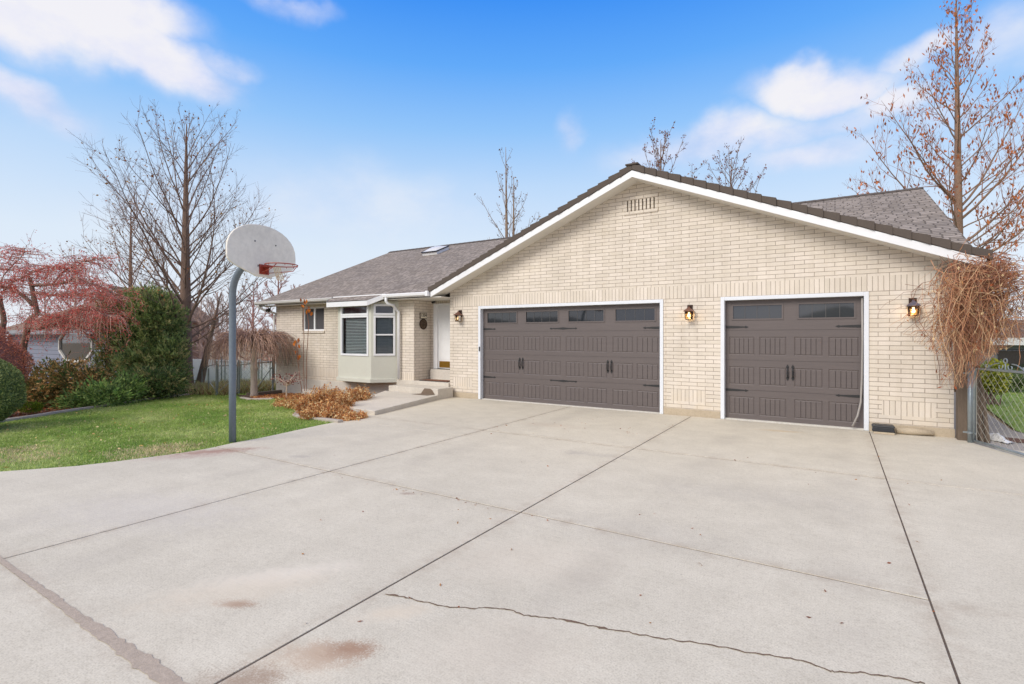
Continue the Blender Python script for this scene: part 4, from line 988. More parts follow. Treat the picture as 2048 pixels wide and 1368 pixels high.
wp=MB(); wp.box(1.69,1.86,10.92,11.10,-.05,2.62); tag(wp.build('wooden_post',M['wood'],origin=(1.775,11.0,0),bevel=.008),'thick weathered wooden post standing at the brick corner under the dry vine','post')
go=gp+gd*.085
gt=thing('chain_link_gate',go,'galvanised chain link gate with scroll ornament at the right edge, standing ajar','gate')
mb=MB(); GL=1.28; zt_,zb_=1.185,.045; rr=.09
pts=[go+ZU*(zb_+.02),go+ZU*(zt_-rr)]
for k in range(1,6): a=math.pi/2*k/5; pts.append(go+gd*(rr*(1-math.cos(a)))+ZU*(zt_-rr+rr*math.sin(a)))
pts.append(go+gd*(GL-rr)+ZU*zt_)
for k in range(1,6): a=math.pi/2*k/5; pts.append(go+gd*(GL-rr+rr*math.sin(a))+ZU*(zt_-rr+rr*math.cos(a)))
pts.append(go+gd*GL+ZU*zb_); mb.tube(pts,.019,10); mb.tube([go+ZU*zb_,go+gd*GL+ZU*zb_],.019,10); gfr=mb.build('gate_frame',M['galv'],gt,smooth=True)
mb=MB(); chain_mesh(mb,go+gd*.05,gd,GL-.08,zb_+.02,zt_-.02); mb.tube([go+gd*.05+ZU*(zb_+.02),go+gd*.05+ZU*(zt_-.03)],.005,5); mb.build('chain_mesh',M['wire'],gt)
mb=MB(); c0=go+gd*.62+ZU*(zt_+.02)
def spiral(c,r0,turn,a0,sgn): return [c+gd*(sgn*(r0*(1-.6*k/14))*math.cos(a0+turn*k/14))+ZU*((r0*(1-.6*k/14))*math.sin(a0+turn*k/14)) for k in range(15)]
for sgn in (-1,1):
    mb.tube(spiral(c0+gd*sgn*.095+ZU*.035,.05,4.6,2.6,sgn),.008,6); mb.tube(spiral(c0+gd*sgn*.36+ZU*.035,.045,-4.6,.4,-sgn),.008,6)
    mb.tube([c0+gd*sgn*.33+ZU*.0,c0+gd*sgn*.27+ZU*.045,c0+gd*sgn*.2+ZU*.075,c0+gd*sgn*.12+ZU*.085],.008,6)
mb.ring(c0+ZU*.125,.034,.008,gd,ZU,18,6); mb.tube([c0,c0+ZU*.09],.009,6); mb.build('scroll',M['galv'],gt)
# debris by the gate
bg=MB(); c=flat(1985,878,.0); rr_=random.Random(3)
for i in range(10):
    for j in range(6):
        pass
gridn=(14,6); V=[]
for i in range(gridn[0]+1):
    row=[]
    for j in range(gridn[1]+1):
        u=i/gridn[0]; v=j/gridn[1]; w=.10*(math.sin(math.pi*v))*(1-.25*u)+.02*rr_.random()+.02*math.sin(9*u+5*v)
        p=Vector((2.10+.22*u+(v-.5)*.12+.03*rr_.random(),11.5-.55*u+(v-.5)*.18*(1-.3*u)+.02*rr_.random(),.004+max(0,w)*(.4+.6*math.sin(math.pi*min(1,u*1.0+.08))))); row.append(p)
    V.append(row)
for i in range(gridn[0]):
    for j in range(gridn[1]): bg.face([V[i][j],V[i+1][j],V[i+1][j+1],V[i][j+1]])
M['bag']=mat('white_plastic',(.72,.72,.72),.4,.06,9)
tag(bg.build('plastic_bag',M['bag'],origin=V[7][3],smooth=True),'crumpled white plastic sheet on the concrete behind the gate foot','plastic bag')
pm=MB(); q=Vector((1.93,10.98,0)); pm.tube([q,q+ZU*.22],[.03,.028],10); pm.tube([q+ZU*.22,q+ZU*.26],[.036,.03],10); M['rustpipe']=mat('rusty_pipe',srgb(112,62,48),.8,.3,20)
tag(pm.build('standpipe',M['rustpipe'],origin=q,smooth=True),'short rusty brown standpipe at the foot of the gate post','pipe')
mb=MB(); cpx=flat(2022,880); 
mb.face([(cpx.x+.28*math.cos(a)*(1+.12*math.sin(3*a)),cpx.y+.24*math.sin(a),.0035) for a in [2*math.pi*k/20 for k in range(20)]]); struct(mb.build('soil_patch',M['mulch']))
# ---------------------------------------------------------------- fences on the left
p0,p1,p2,p3=sloped(417,789),sloped(433,791),sloped(478,788.5),Vector((-17.15,11.05,gz(-17.15,11.05)))
def post(mb,p,h,r): mb.tube([p-ZU*.05,p+ZU*h],r,8)
lf=thing('chain_link_fence',p2,'low grey chain link fence panel between the gate post and the left house corner','fence')
for p,r in ((p2,.036),(p3,.032)):
    mb=MB(); post(mb,p,1.22,r); mb.build('post',M['fencedark'],lf)
mb=MB(); mb.tube([p2+ZU*1.05,p3+ZU*1.12],.022,8); mb.build('top_rail',M['fencedark'],lf)
mb=MB(); mid=p2+(p3-p2)*.45; mb.tube([mid+ZU*.08,p3+ZU*.95],.018,6); mb.build('brace',M['fencedark'],lf)
mb=MB(); d_=(p3-p2); Lf=Vector((d_.x,d_.y,0)).length; chain_mesh(mb,p2,d_/Lf,Lf,.03,1.05,.09,.1,.003); mb.build('chain_mesh',M['fencedark'],lf)
lg=thing('chain_link_gate',p1,'narrow grey chain link garden gate at the far end of the front lawn','gate')
mb=MB(); a=p1+(p2-p1)*.06; b=p1+(p2-p1)*.92
for p in (a,b): mb.tube([p+ZU*.05,p+ZU*1.12],.024,8)
mb.tube([a+ZU*1.04,b+ZU*1.04],.022,8); mb.tube([a+ZU*.08,b+ZU*.08],.022,8); mb.tube([a+ZU*.12,a+(b-a)*.9+ZU*.6],.014,6); mb.build('gate_frame',M['fencedark'],lg)
mb=MB(); d_=(b-a); Lf=Vector((d_.x,d_.y,0)).length; chain_mesh(mb,a,d_/Lf,Lf,.08,1.04,.09,.1,.003); mb.build('chain_mesh',M['fencedark'],lg)
for z in (.3,.75):
    mb=MB(); mb.beam(p1+ZU*z,a+ZU*z,.03,.05); mb.build('hinge',M['iron'],lg)
sf=thing('chain_link_fence',p0,'short chain link stub with slanting brace left of the garden gate','fence')
mb=MB(); post(mb,p1,1.22,.036); mb.build('post',M['fencedark'],sf)
mb=MB(); post(mb,p0,.95,.028); mb.build('post',M['fencedark'],sf)
pb=at(404,768,20.5); mb=MB(); mb.tube([p0+ZU*1.02,pb+ZU*.55,pb],.02,6); mb.tube([p0+ZU*1.04,p1+ZU*1.1],.018,6); mb.tube([p0+ZU*.5,p1+ZU*.15],.018,6); mb.build('brace',M['fencedark'],sf)
# second wire fence in the back yard
f2=thing('chain_link_fence',at(445,772,23),'thin chain link fence further back before the white vinyl fence','fence')
for px in (443,450,482,517,523.5,540):
    p=at(px,770,23.5); p.z=gz(p.x,p.y); mb=MB(); post(mb,p,1.55 if px in (443,523.5) else 1.2,.028); mb.build('post',M['fencedark'],f2)
pa=at(440,770,23.5);pb=at(560,770,23.5); mb=MB(); mb.tube([Vector((pa.x,pa.y,gz(pa.x,pa.y)+1.15)),Vector((pb.x,pb.y,gz(pb.x,pb.y)+1.15))],.014,6); mb.build('top_rail',M['fencedark'],f2)
# white vinyl fence
vA=at(318,780,34.5); vB=at(640,780,28.5); vf=thing('vinyl_fence',(vA+vB)/2*1.0,'long white vinyl privacy fence across the back of the neighbouring yard','fence')
vf.location.z=-1.7
d_=Vector((vB.x-vA.x,vB.y-vA.y,0)); Lf=d_.length; d_/=Lf; nF=6
for k in range(nF+1):
    p=Vector((vA.x,vA.y,-1.75))+d_*Lf*k/nF; mb=MB(); mb.obox(p+ZU*1.0,d_*.065,Vector((-d_.y,d_.x,0))*.065,ZU*1.0); mb.extrude([p+ZU*2.0+d_*.08*sx+Vector((-d_.y,d_.x,0))*.08*sy for sx,sy in ((-1,-1),(1,-1),(1,1),(-1,1))],ZU*.04); mb.build('post',M['vinyl'],vf)
    if k<nF:
        q=p+d_*Lf/nF; mb=MB(); nb=18
        for j in range(nb):
            a=p+d_*(.07+(Lf/nF-.14)*j/nb); b=p+d_*(.07+(Lf/nF-.14)*(j+1)/nb-.012); mb.beam(a+ZU*.98,b+ZU*.98,.03,1.75)
        mb.beam(p+ZU*1.88,q+ZU*1.88,.05,.12); mb.beam(p+ZU*.14,q+ZU*.14,.05,.14); mb.build('panel',M['vinyl'],vf)
# ---------------------------------------------------------------- neighbouring houses
nh=thing('neighbour_house',(-28,9,-.8),'low blue grey clapboard house with octagonal window behind the red tree','house')
XE=-24.26; YN=9.0; ze=1.98
mb=MB(); mb.prism([(-38,YN),(XE,YN),(XE,YN+2.3),(-31,YN+4.3),(-38,YN+4.3)],-1.6,ze); mb.build('wall',M['bluesiding'],nh)
mb=MB(); s2=(3.95-ze)/5
for P in ([(-38.3,YN-.5,ze-.12),(XE+.3,YN-.5,ze-.12),(-31,YN+4.2,3.85),(-38.3,YN+4.2,3.85)],[(XE+.3,YN-.5,ze-.12),(XE+.3,YN+2.6,ze-.12),(-30.8,YN+4.7,ze-.12),(-31,YN+4.2,3.85)]):
    mb.extrude(P,(0,0,.08))
mb.build('roof',M['oldshake'],nh)
mb=MB(); mb.box(-38.3,XE+.32,YN-.56,YN-.5,ze-.22,ze-.02); mb.build('gutter',M['greysiding'],nh)
mb=MB(); mb.box(XE-.02,XE+.05,YN-.05,YN+.1,-1.4,ze-.1); mb.build('corner_board',M['white'],nh)
c=onY(153,690,YN); w=1.85; h=.72
oc=[(w,h*.35),(w*.55,h),(-w*.55,h),(-w,h*.35),(-w,-h*.35),(-w*.55,-h),(w*.55,-h),(w,-h*.35)][::-1]
f=MB()
for k in range(8):
    a=oc[k]; b=oc[(k+1)%8]; f.beam((c.x+a[0],YN-.04,c.z+a[1]),(c.x+b[0],YN-.04,c.z+b[1]),.10,.09,up=(0,1,0))
wf=f.build('window_frame',M['gutterdark'],nh); g_=MB(); g_.face([(c.x+a*.98,YN-.02,c.z+b*.98) for a,b in oc][::-1]); g_.build('window_glass',M['glassdark'],wf)
g2=at(222,574,38); gh=thing('gable_house',(g2.x,g2.y,-1.7),'tan gabled house end with white trim rising behind the dark juniper','house')
u=Vector((CT,ST,0)); v=Vector((-ST,CT,0)); pk=Vector((g2.x,g2.y,g2.z))
mb=MB(); hw=2.6; dz=2.2; P=[pk-ZU*.1,pk-u*hw-ZU*(dz+.1),pk-u*hw-ZU*(pk.z+1.8),pk+u*hw-ZU*(pk.z+1.8),pk+u*hw-ZU*(dz+.1)]; mb.extrude(P,v*8); mb.build('wall',M['brownwall'],gh)
mb=MB()
for s in (-1,1): mb.extrude([pk-v*.4+ZU*.1,pk-v*.4+u*s*(hw+.3)-ZU*(dz+.15),pk-v*.4+u*s*(hw+.3)-ZU*(dz+.3),pk-v*.4-ZU*.06],v*8.8)
mb.build('roof',M['oldshake'],gh); mb=MB()
for s in (-1,1): mb.extrude([pk-v*.45+ZU*.12,pk-v*.45+u*s*(hw+.3)-ZU*(dz+.13),pk-v*.45+u*s*(hw+.3)-ZU*(dz+.34),pk-v*.45-ZU*.09],v*.05)
mb.build('rake_board',M['white'],gh)
sh_=thing('low_shed',(8,25,0),'low dark grey outbuilding with bright white fascia beyond the right side yard','shed')
mb=MB(); mb.box(4.3,16,25.2,30,-.1,1.40); mb.build('wall',M['greysiding'],sh_); mb=MB(); mb.box(4.0,16.3,24.8,24.9,1.36,1.62); mb.build('fascia',M['white'],sh_)
mb=MB(); mb.extrude([(4.0,24.9,1.60),(16.3,24.9,1.60),(16.3,27.6,2.25),(4.0,27.6,2.25)],(0,0,.06)); mb.extrude([(4.0,27.6,2.25),(16.3,27.6,2.25),(16.3,30.4,1.6),(4.0,30.4,1.6)],(0,0,.06)); mb.build('roof',M['oldshake'],sh_)
for k in range(3):
    mb=MB(); mb.box(5.0+k*3,6.4+k*3,25.12,25.19,.5,1.15); mb.build('window',M['glassdark'],sh_)
# ================================================================ PLANTS
def rv(rg,s=1): return Vector((rg.gauss(0,s),rg.gauss(0,s),rg.gauss(0,s)))
def branch_path(rg,p,d,L,n,wob,curl):
    pts=[p.copy()]; d=d.normalized()
    for k in range(n):
        d=(d+rv(rg,wob)+ZU*curl/n).normalized(); p=p+d*L/n; pts.append(p.copy())
    return pts
def taper(r0,r1,n): return [r0+(r1-r0)*(k/n)**.85 for k in range(n+1)]
def side_dir(rg,d,ang):
    o=d.orthogonal().normalized(); o.rotate(Matrix.Rotation(rg.uniform(0,6.283),3,d)); return (d*math.cos(ang)+o*math.sin(ang)).normalized()
def tree(name,label,base,H,r0,n_limbs,spread,elev,seed,barkm,twigm,leafm=None,nleaf=0,group=None,lean=(0,0),t0=.2,dens2=3.0,n3=4,curl=.5,minr=.004,leafsize=(.06,.035),hang=.2,leaders=1,cat='tree',rk=.4,extra=(),trunk_top=.012):
    rg=random.Random(seed); base=Vector(base); tr=thing(name,base,label,cat,group)
    tips=[]; mbB=MB(); mbT=MB()
    for ld in range(leaders):
        mbt=mbT; b=base+Vector((ld*.35,ld*.2,0)) if leaders>1 else base
        Ht=H*(1 if ld==0 else .88); n=14; pts=[]; 
        ph=rg.uniform(0,6); 
        for k in range(n+1):
            t=k/n; pts.append(b+Vector((lean[0]*t+.03*H*.1*math.sin(3*t+ph),lean[1]*t+.03*H*.1*math.cos(2.3*t+ph),Ht*t-(.1 if k==0 else 0))))
        rad=[max(trunk_top,r0*(1-t/1.03)**.85*(1.25 if t==0 else 1)) for t in [k/n for k in range(n+1)]]
        mbt.tube(pts,rad,10)
        def tp(t):
            f=t*n; i=min(n-1,int(f)); return pts[i].lerp(pts[i+1],f-i), rad[i]+(rad[i+1]-rad[i])*(f-i)
        limbs=[]
        az=rg.uniform(0,6)
        for i in range(n_limbs):
            t=t0+(.97-t0)*((i+rg.uniform(-.3,.3))/n_limbs) ; t=min(.97,max(t0*.9,t)); az+=2.4+rg.uniform(-.4,.4)
            p,r=tp(t); limbs.append((p,r,t,az,spread(t)*rg.uniform(.7,1.15),elev(t)+rg.uniform(-.12,.12)))
        for (t,az_,L,el) in (extra if ld==0 else ()):
            p,r=tp(t); limbs.append((p,r*1.5,t,az_,L,el))
        for p,r,t,az_,L,el in limbs:
            d=Vector((math.cos(az_)*math.cos(el),math.sin(az_)*math.cos(el),math.sin(el)))
            n1=8; P1=branch_path(rg,p,d,L,n1,.07,curl); rb=max(minr*1.6,min(r*.55,r0*rk*(L/max(.1,spread(.3)))**.9)); R1=taper(rb,minr,n1); mbB.tube(P1,R1,5)
            tips.append((P1[-1],(P1[-1]-P1[-2]).normalized()))
            m2=max(2,int(L*dens2))
            for j in range(m2):
                f=(.18+.8*(j+rg.random())/m2)*n1; i=min(n1-1,int(f)); q=P1[i].lerp(P1[i+1],f-i); dd=(P1[i+1]-P1[i]).normalized()
                L2=L*rg.uniform(.22,.42)*(1.1-.55*f/n1); 
                if L2<.12: L2=.12
                P2=branch_path(rg,q,side_dir(rg,dd,rg.uniform(.45,.95)),L2,4,.12,curl*.8); r2=max(minr,R1[i]*.5); mbB.tube(P2,taper(r2,minr*.7,4),4,1)
                tips.append((P2[-1],(P2[-1]-P2[-2]).normalized()))
                for h in range(n3):
                    i2=rg.randrange(1,4); dd2=(P2[i2+1]-P2[i2]).normalized(); L3=L2*rg.uniform(.25,.5); 
                    P3=branch_path(rg,P2[i2],side_dir(rg,dd2,rg.uniform(.4,.9)),max(.1,L3),2,.15,curl*.5); mbB.tube(P3,[minr*.8,minr*.6,minr*.4],3,1)
                    tips.append((P3[-1],(P3[-1]-P3[-2]).normalized()))
    mbT.build('trunk',barkm,tr,smooth=True); mbB.build('branches',[barkm,twigm],tr)
    if leafm and nleaf:
        rs=np.random.RandomState(seed); idx=rs.randint(0,len(tips),nleaf); C=np.array([tips[i][0] for i in idx]); D=np.array([tips[i][1] for i in idx])
        C=C+rs.normal(size=C.shape)*.07-D*rs.rand(nleaf,1)*.25; C[:,2]-=leafsize[0]*.4*hang*2
        dv=rs.normal(size=C.shape)*.6; dv[:,2]-=hang*2.5
        q=leaf_quads(C,dv,leafsize[0]*rs.uniform(.6,1.3,nleaf),leafsize[1]*rs.uniform(.6,1.3,nleaf)); bulk('leaves',q,rs.randint(0,len(leafm),nleaf),leafm,tr)
    return tr
def ground(px,d): p=at(px,HZ,d); p.z=gz(p.x,p.y); return p
# big bare tree behind the junipers
def az_px(px_dir): pass
AR=math.atan2(ST,CT)              # azimuth of image-right
tree('bare_tree','tall bare tree with straight trunk and ascending limbs rising beside the basketball hoop',ground(373,20.5),10.7,.27,44,
     lambda t: 6.6*(1-t)**.62+.3, lambda t: .42+.75*t, 11, M['bark'],M['twig'],[M['leafbrown'],M['leafgold'],M['leafrust2']],900,t0=.17,dens2=3.2,n3=5,curl=.6,minr=.0045,leafsize=(.10,.06),hang=.1,
     extra=[(.17,AR+.15,3.8,.45),(.2,AR+math.pi-.2,4.8,.75),(.23,AR+.5,4.3,.4),(.27,AR+math.pi+.2,5.2,.8),(.32,AR-.1,4.6,.5),(.3,AR+math.pi,5.6,.9),(.4,AR+math.pi-.1,5.6,.95),(.36,AR+.1,4.4,.65),(.45,AR+math.pi+.1,4.6,1.0),(.5,AR,3.6,.8)],rk=.17)
tree('bare_tree','slender bare tree with reddish trunk left of the tallest tree and behind the junipers',ground(262,24),8.9,.15,26,lambda t:4.2*(1-t)**.7+.3,lambda t:.4+.7*t,12,M['barkred'],M['twigrust'],[M['leafbrown'],M['leafgold']],420,t0=.3,dens2=2.4,n3=4,curl=.7,minr=.0055,leafsize=(.10,.06),hang=.1,rk=.22,
     extra=[(.35,AR+math.pi,4.6,.6),(.42,AR+math.pi+.2,4.4,.6),(.5,AR+math.pi-.3,3.8,.65)])
tree('bare_tree','bare leaning grey trunk in front of the white vinyl fence',ground(398,25),4.6,.2,14,lambda t:2.6*(1-t)+.4,lambda t:.3+.7*t,13,M['bark'],M['twig'],lean=(.9,.6),t0=.4,curl=.6,minr=.006,n3=3,rk=.2)
# larch-like tree with rusty leaves, right
tree('rusty_leaved_tree','tall tree with rust coloured hanging leaves behind the right end of the roof',ground(1914,15.6),12.3,.17,46,
     lambda t: 4.3*(1-t)**.75+.3, lambda t: .2+.85*t, 21, M['barkred'],M['twigrust'],[M['lit1'],M['lit2'],M['leafrust']],2600,t0=.28,dens2=4.0,n3=5,curl=.55,minr=.0034,leafsize=(.14,.05),hang=.6,rk=.2,
     extra=[(.3,AR-.1,4.6,.5),(.33,AR+.2,4.4,.45),(.36,AR,4.8,.6),(.42,AR-.3,4.4,.7),(.45,AR+.1,4.2,.75),(.40,AR+math.pi,4.2,.5),(.46,AR+math.pi+.15,4.0,.6),(.35,AR+math.pi-.2,3.9,.5)])
# trees showing over the ridge
tree('bare_tree','twin stemmed bare tree standing behind the left roof ridge',ground(1012,30),14.3,.2,18,lambda t:5.2*(1-t)**.8+.3,lambda t:.55+.5*t,31,M['barktan'],M['twig'],[M['leafbrown'],M['twig']],260,t0=.35,dens2=1.5,n3=2,curl=.7,minr=.008,leafsize=(.13,.08),hang=.1,leaders=2,rk=.2)
tree('bare_tree','bare tree crown showing just behind the garage gable peak',ground(1322,33),16.0,.26,26,lambda t:6.5*(1-t)**.55+.5,lambda t:.45+.6*t,32,M['bark'],M['twig'],[M['leafbrown'],M['redleaf']],1100,t0=.5,dens2=1.8,n3=3,curl=.8,minr=.010,leafsize=(.13,.09),hang=.1,rk=.2)
tree('bare_tree','bare tree crown showing over the right slope of the garage roof',ground(1462,33),14.9,.26,26,lambda t:6.5*(1-t)**.55+.5,lambda t:.45+.6*t,33,M['bark'],M['twig'],[M['leafbrown'],M['redleaf']],700,t0=.5,dens2=1.8,n3=3,curl=.8,minr=.010,leafsize=(.13,.09),hang=.1,rk=.2)
# brown wood far behind the fence
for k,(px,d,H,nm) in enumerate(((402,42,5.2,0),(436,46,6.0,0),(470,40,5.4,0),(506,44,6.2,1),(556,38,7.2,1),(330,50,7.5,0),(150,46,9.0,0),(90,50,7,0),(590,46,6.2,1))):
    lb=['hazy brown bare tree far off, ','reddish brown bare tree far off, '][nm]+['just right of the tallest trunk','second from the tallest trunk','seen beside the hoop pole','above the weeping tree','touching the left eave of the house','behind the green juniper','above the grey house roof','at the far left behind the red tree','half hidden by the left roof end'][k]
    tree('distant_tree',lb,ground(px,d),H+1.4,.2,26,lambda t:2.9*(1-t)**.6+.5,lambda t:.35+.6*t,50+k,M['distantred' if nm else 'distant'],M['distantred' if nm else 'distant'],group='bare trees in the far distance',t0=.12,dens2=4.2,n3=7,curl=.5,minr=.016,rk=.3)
# ---------------------------------------------------------------- evergreen and clipped shrubs
def shell(rs,c,rad,n,lo=.55,hi=1.05,lump=.18,flat=0):
    d=unit(rs.normal(size=(n,3))); 
    if flat: d[:,2]=np.abs(d[:,2]); d=unit(d)
    k=rs.rand(3)*6; l=1+lump*(np.sin(d[:,0]*5+k[0])*np.sin(d[:,1]*6+k[1])+.6*np.sin(d[:,2]*8+k[2]))
    r=(lo+(hi-lo)*rs.rand(n)**.5)*l
    return np.array(c)+d*np.array(rad)*r[:,None], d
def shrub(name,label,base,blobs,mats,L,W,seed,up=.5,out=.8,rnd=.6,cat='shrub',core=None,lo=.55,hi=1.05,lump=.18,stems=0,group=None,flat=0,stemm=None,partname='foliage',tufts=0):
    rs=np.random.RandomState(seed); sh=thing(name,base,label,cat,group); C=[];D=[];I=[]
    for (c,rad,n) in blobs:
        if tufts:              # sprays: each tuft is a small bundle of leaves with a common heading and colour
            nt_=max(1,n//tufts); p,d=shell(rs,c,rad,nt_,lo,hi,lump,flat); p=np.repeat(p,tufts,0); d=np.repeat(d+rs.normal(size=d.shape)*.35,tufts,0)
            p=p+d*(rs.rand(len(p),1)*L*2.2)+rs.normal(size=p.shape)*L*.35; ii=np.repeat(rs.randint(0,len(mats),nt_),tufts)
        else:
            p,d=shell(rs,c,rad,n,lo,hi,lump,flat); ii=rs.randint(0,len(mats),len(p))
        C.append(p); D.append(d); I.append(ii)
    C=np.concatenate(C);D=np.concatenate(D);I=np.concatenate(I); n=len(C)
    zmin=np.array([gz(x,y) for x,y in C[:,:2]]); C[:,2]=np.maximum(C[:,2],zmin+.01)
    dv=D*out+rs.normal(size=D.shape)*rnd; dv[:,2]+=up
    q=leaf_quads(C,dv,L*rs.uniform(.6,1.4,n),W*rs.uniform(.6,1.4,n))
    bulk(partname,q,I,mats,sh)
    if core:
        mb=MB()
        for (c,rad,nn) in blobs:
            prof=[(math.sin(math.pi*k/10)*core,-math.cos(math.pi*k/10)*core) for k in range(11)]; i0=len(mb.v); mb.lathe(prof,(0,0,0),16)
            for i in range(i0,len(mb.v)):
                v=mb.v[i]; mb.v[i]=(c[0]+v[0]*rad[0],c[1]+v[1]*rad[1],c[2]+v[2]*rad[2])
        mb.build('inner_growth',mats[min(1,len(mats)-1)],sh,smooth=True)
    if stems:
        rg=random.Random(seed); mb=MB(); b=Vector(base)
        for (c,rad,nn) in blobs:
            for k in range(stems):
                e=Vector(c)+Vector((rg.uniform(-.7,.7)*rad[0],rg.uniform(-.7,.7)*rad[1],rg.uniform(-.1,.8)*rad[2])); b2=b+Vector((rg.uniform(-.15,.15),rg.uniform(-.15,.15),0)); m_=(b2+e)/2+rv(rg,.08); mb.tube([b2,m_,e],[.02,.013,.005],4)
        mb.build('stems',stemm or M['twig'],sh)
    return sh
# clipped ball hedge at the left rim
c=ground(-92,10.4); shrub('clipped_hedge','large rounded clipped green hedge at the left edge beside the lawn',c,[((c.x,c.y,c.z+.80),(1.05,1.05,.86),26000)],[M['hedge1'],M['hedge2'],M['hedge1'],M['hedge3']],.05,.022,1,up=.2,out=1,rnd=.9,cat='hedge',core=.93,lo=.9,hi=1.02,lump=.035)
c=ground(-74,12.6); shrub('barberry_hedge','dome of reddish purple clipped barberry behind the green ball hedge',c,[((c.x,c.y,c.z+1.3),(1.2,1.2,1.08),22000)],[M['barb1'],M['barb2'],M['barb3'],M['barb2']],.055,.022,2,up=.3,out=1,rnd=.9,cat='hedge',core=.9,lo=.86,hi=1.04,lump=.05)
# upright juniper
bs=[]; rg=random.Random(5); b=ground(303,18.6)
for (px,py,rx,rz) in ((300,625,30,34),(274,640,24,34),(330,640,26,34),(262,690,24,40),(300,690,38,48),(336,690,22,42),(282,735,34,38),(322,740,32,40),(300,605,16,22),(262,612,13,24),(325,608,14,22),(340,720,16,36),(256,655,13,24)):
    dd=18.6+rg.uniform(-.35,.35); p=at(px,py,dd); k=dd/F; bs.append(((p.x,p.y,p.z),(rx*k,rx*k,rz*k),int(135*rx*rz/34)))
shrub('upright_juniper','tall bushy dark green juniper with layered sprays in front of the grey house corner',b,bs,[M['juni1'],M['juni2'],M['juni1'],M['juni3'],M['juni4']],.12,.04,3,up=.75,out=.8,rnd=.3,lo=.6,hi=1.12,lump=.26,stems=2,stemm=M['barktan'],tufts=9)
bs=[]; b=ground(222,18.3)
for (px,py,rx,rz) in ((218,606,13,22),(222,640,17,26),(214,680,15,30),(200,738,15,22),(220,722,12,30)):
    p=at(px,py,18.3); k=18.3/F; bs.append(((p.x,p.y,p.z),(rx*k,rx*k,rz*k),int(110*rx*rz/30)))
shrub('small_juniper','narrow dark juniper with brown interior left of the tall green juniper',b,bs,[M['juni3'],M['juni1'],M['brown3'],M['brown1']],.10,.034,4,up=.7,out=.7,rnd=.35,stems=2,stemm=M['bark'],tufts=7)
# spreading junipers
def spread(pts,d,k): 
    out=[]
    for (px,py,rx,rz,n) in pts: p=at(px,py,d); out.append(((p.x,p.y,p.z),(rx*d/F,rx*d/F*.8,rz*d/F),n))
    return out
shrub('brown_juniper','low spreading juniper with bronze brown winter tips by the grey house wall',ground(125,15.8),spread([(100,764,44,26,2600),(150,760,46,24,2600),(82,786,34,18,1600),(125,792,44,15,1800),(188,762,22,18,1000)],15.7,1),[M['brown1'],M['brown2'],M['brown3'],M['low2'],M['brown1'],M['brown3']],.12,.042,6,up=.25,out=.8,rnd=.4,lo=.5,hi=1.1,lump=.22,stems=2,tufts=7)
shrub('spreading_juniper','low bright green spreading juniper along the curb of the shrub bed',ground(215,16.6),spread([(165,803,34,11,1500),(205,793,38,15,2100)],15.2,1)+spread([(245,781,36,17,1900)],16.2,1),[M['low1'],M['low2'],M['low3'],M['low2'],M['juni1']],.12,.04,7,up=.3,out=.8,rnd=.4,lo=.5,hi=1.1,lump=.22,stems=2,tufts=7)
shrub('spreading_juniper','dark spreading juniper with drooping arms under the tall green juniper',ground(300,18),spread([(285,766,38,17,2000),(320,760,34,18,1800),(345,766,24,18,1000),(300,778,38,11,1000),(268,772,28,15,1100)],17.3,1),[M['low2'],M['juni1'],M['juni3'],M['juni4'],M['juni3']],.12,.04,8,up=.3,out=.8,rnd=.4,lo=.5,hi=1.1,lump=.22,stems=2,tufts=7)
shrub('bright_shrub','tiny lime green shrub in the mulch beside the clipped ball hedge',ground(64,13.5),spread([(60,815,20,11,900),(74,814,12,9,500)],13.4,1),[M['bright1'],M['bright2'],M['bright1']],.05,.02,9,up=.6,out=.8,rnd=.4,stems=0)
# ---------------------------------------------------------------- weeping tree
b=sloped(508,792); wt=thing('weeping_tree',b,'small bare weeping tree with umbrella crown before the left house wall','tree'); rg=random.Random(9)
top=b+ZU*1.78
mb=MB(); mb.tube([b-ZU*.05,b+ZU*.1,b+ZU*.5,b+ZU*.85,b+ZU*.92,b+ZU*1.0,b+ZU*1.35,top],[.15,.115,.105,.105,.125,.105,.10,.09],10); mb.build('trunk',M['barkpale'],wt,smooth=True)
mb=MB(); mk=MB()
for k in range(9):
    a=k*2.4; e=top+Vector((math.cos(a)*.45,math.sin(a)*.45,.25+rg.uniform(0,.3))); mk.tube([top-ZU*.25,top+Vector((math.cos(a)*.18,math.sin(a)*.18,.05)),e],[.06,.04,.018],6)
for k in range(760):
    a=rg.uniform(0,6.283); ro=1.45*math.sqrt(rg.uniform(.05,1)); rs_=min(ro,rg.uniform(.1,.5)); hz=rg.uniform(.15,.78)*(1-.25*ro); end=.92+rg.uniform(0,.75)*(1-.2*ro)
    u=Vector((math.cos(a),math.sin(a),0)); w=Vector((-u.y,u.x,0))*rg.gauss(0,.17); pts=[]
    for j in range(9):
        t=j/8; r=rs_*.3+(ro-rs_*.3)*(1-(1-t)**2.1); z=1.80+hz*math.sin(math.pi*min(1,t*1.25)*.5+0)*(1-t**2.2)*1.35-(1.80-end)*t**2.4
        pts.append(b+u*r+w*t*2+ZU*z+rv(rg,.022))
    mb.tube(pts,[.009,.008,.007,.006,.0055,.005,.004,.0035,.003],3,0 if rg.random()<.6 else 1,False)
mb.build('crown',[M['twigweep'],M['twigweep2']],wt); mk.build('limbs',M['bark'],wt)
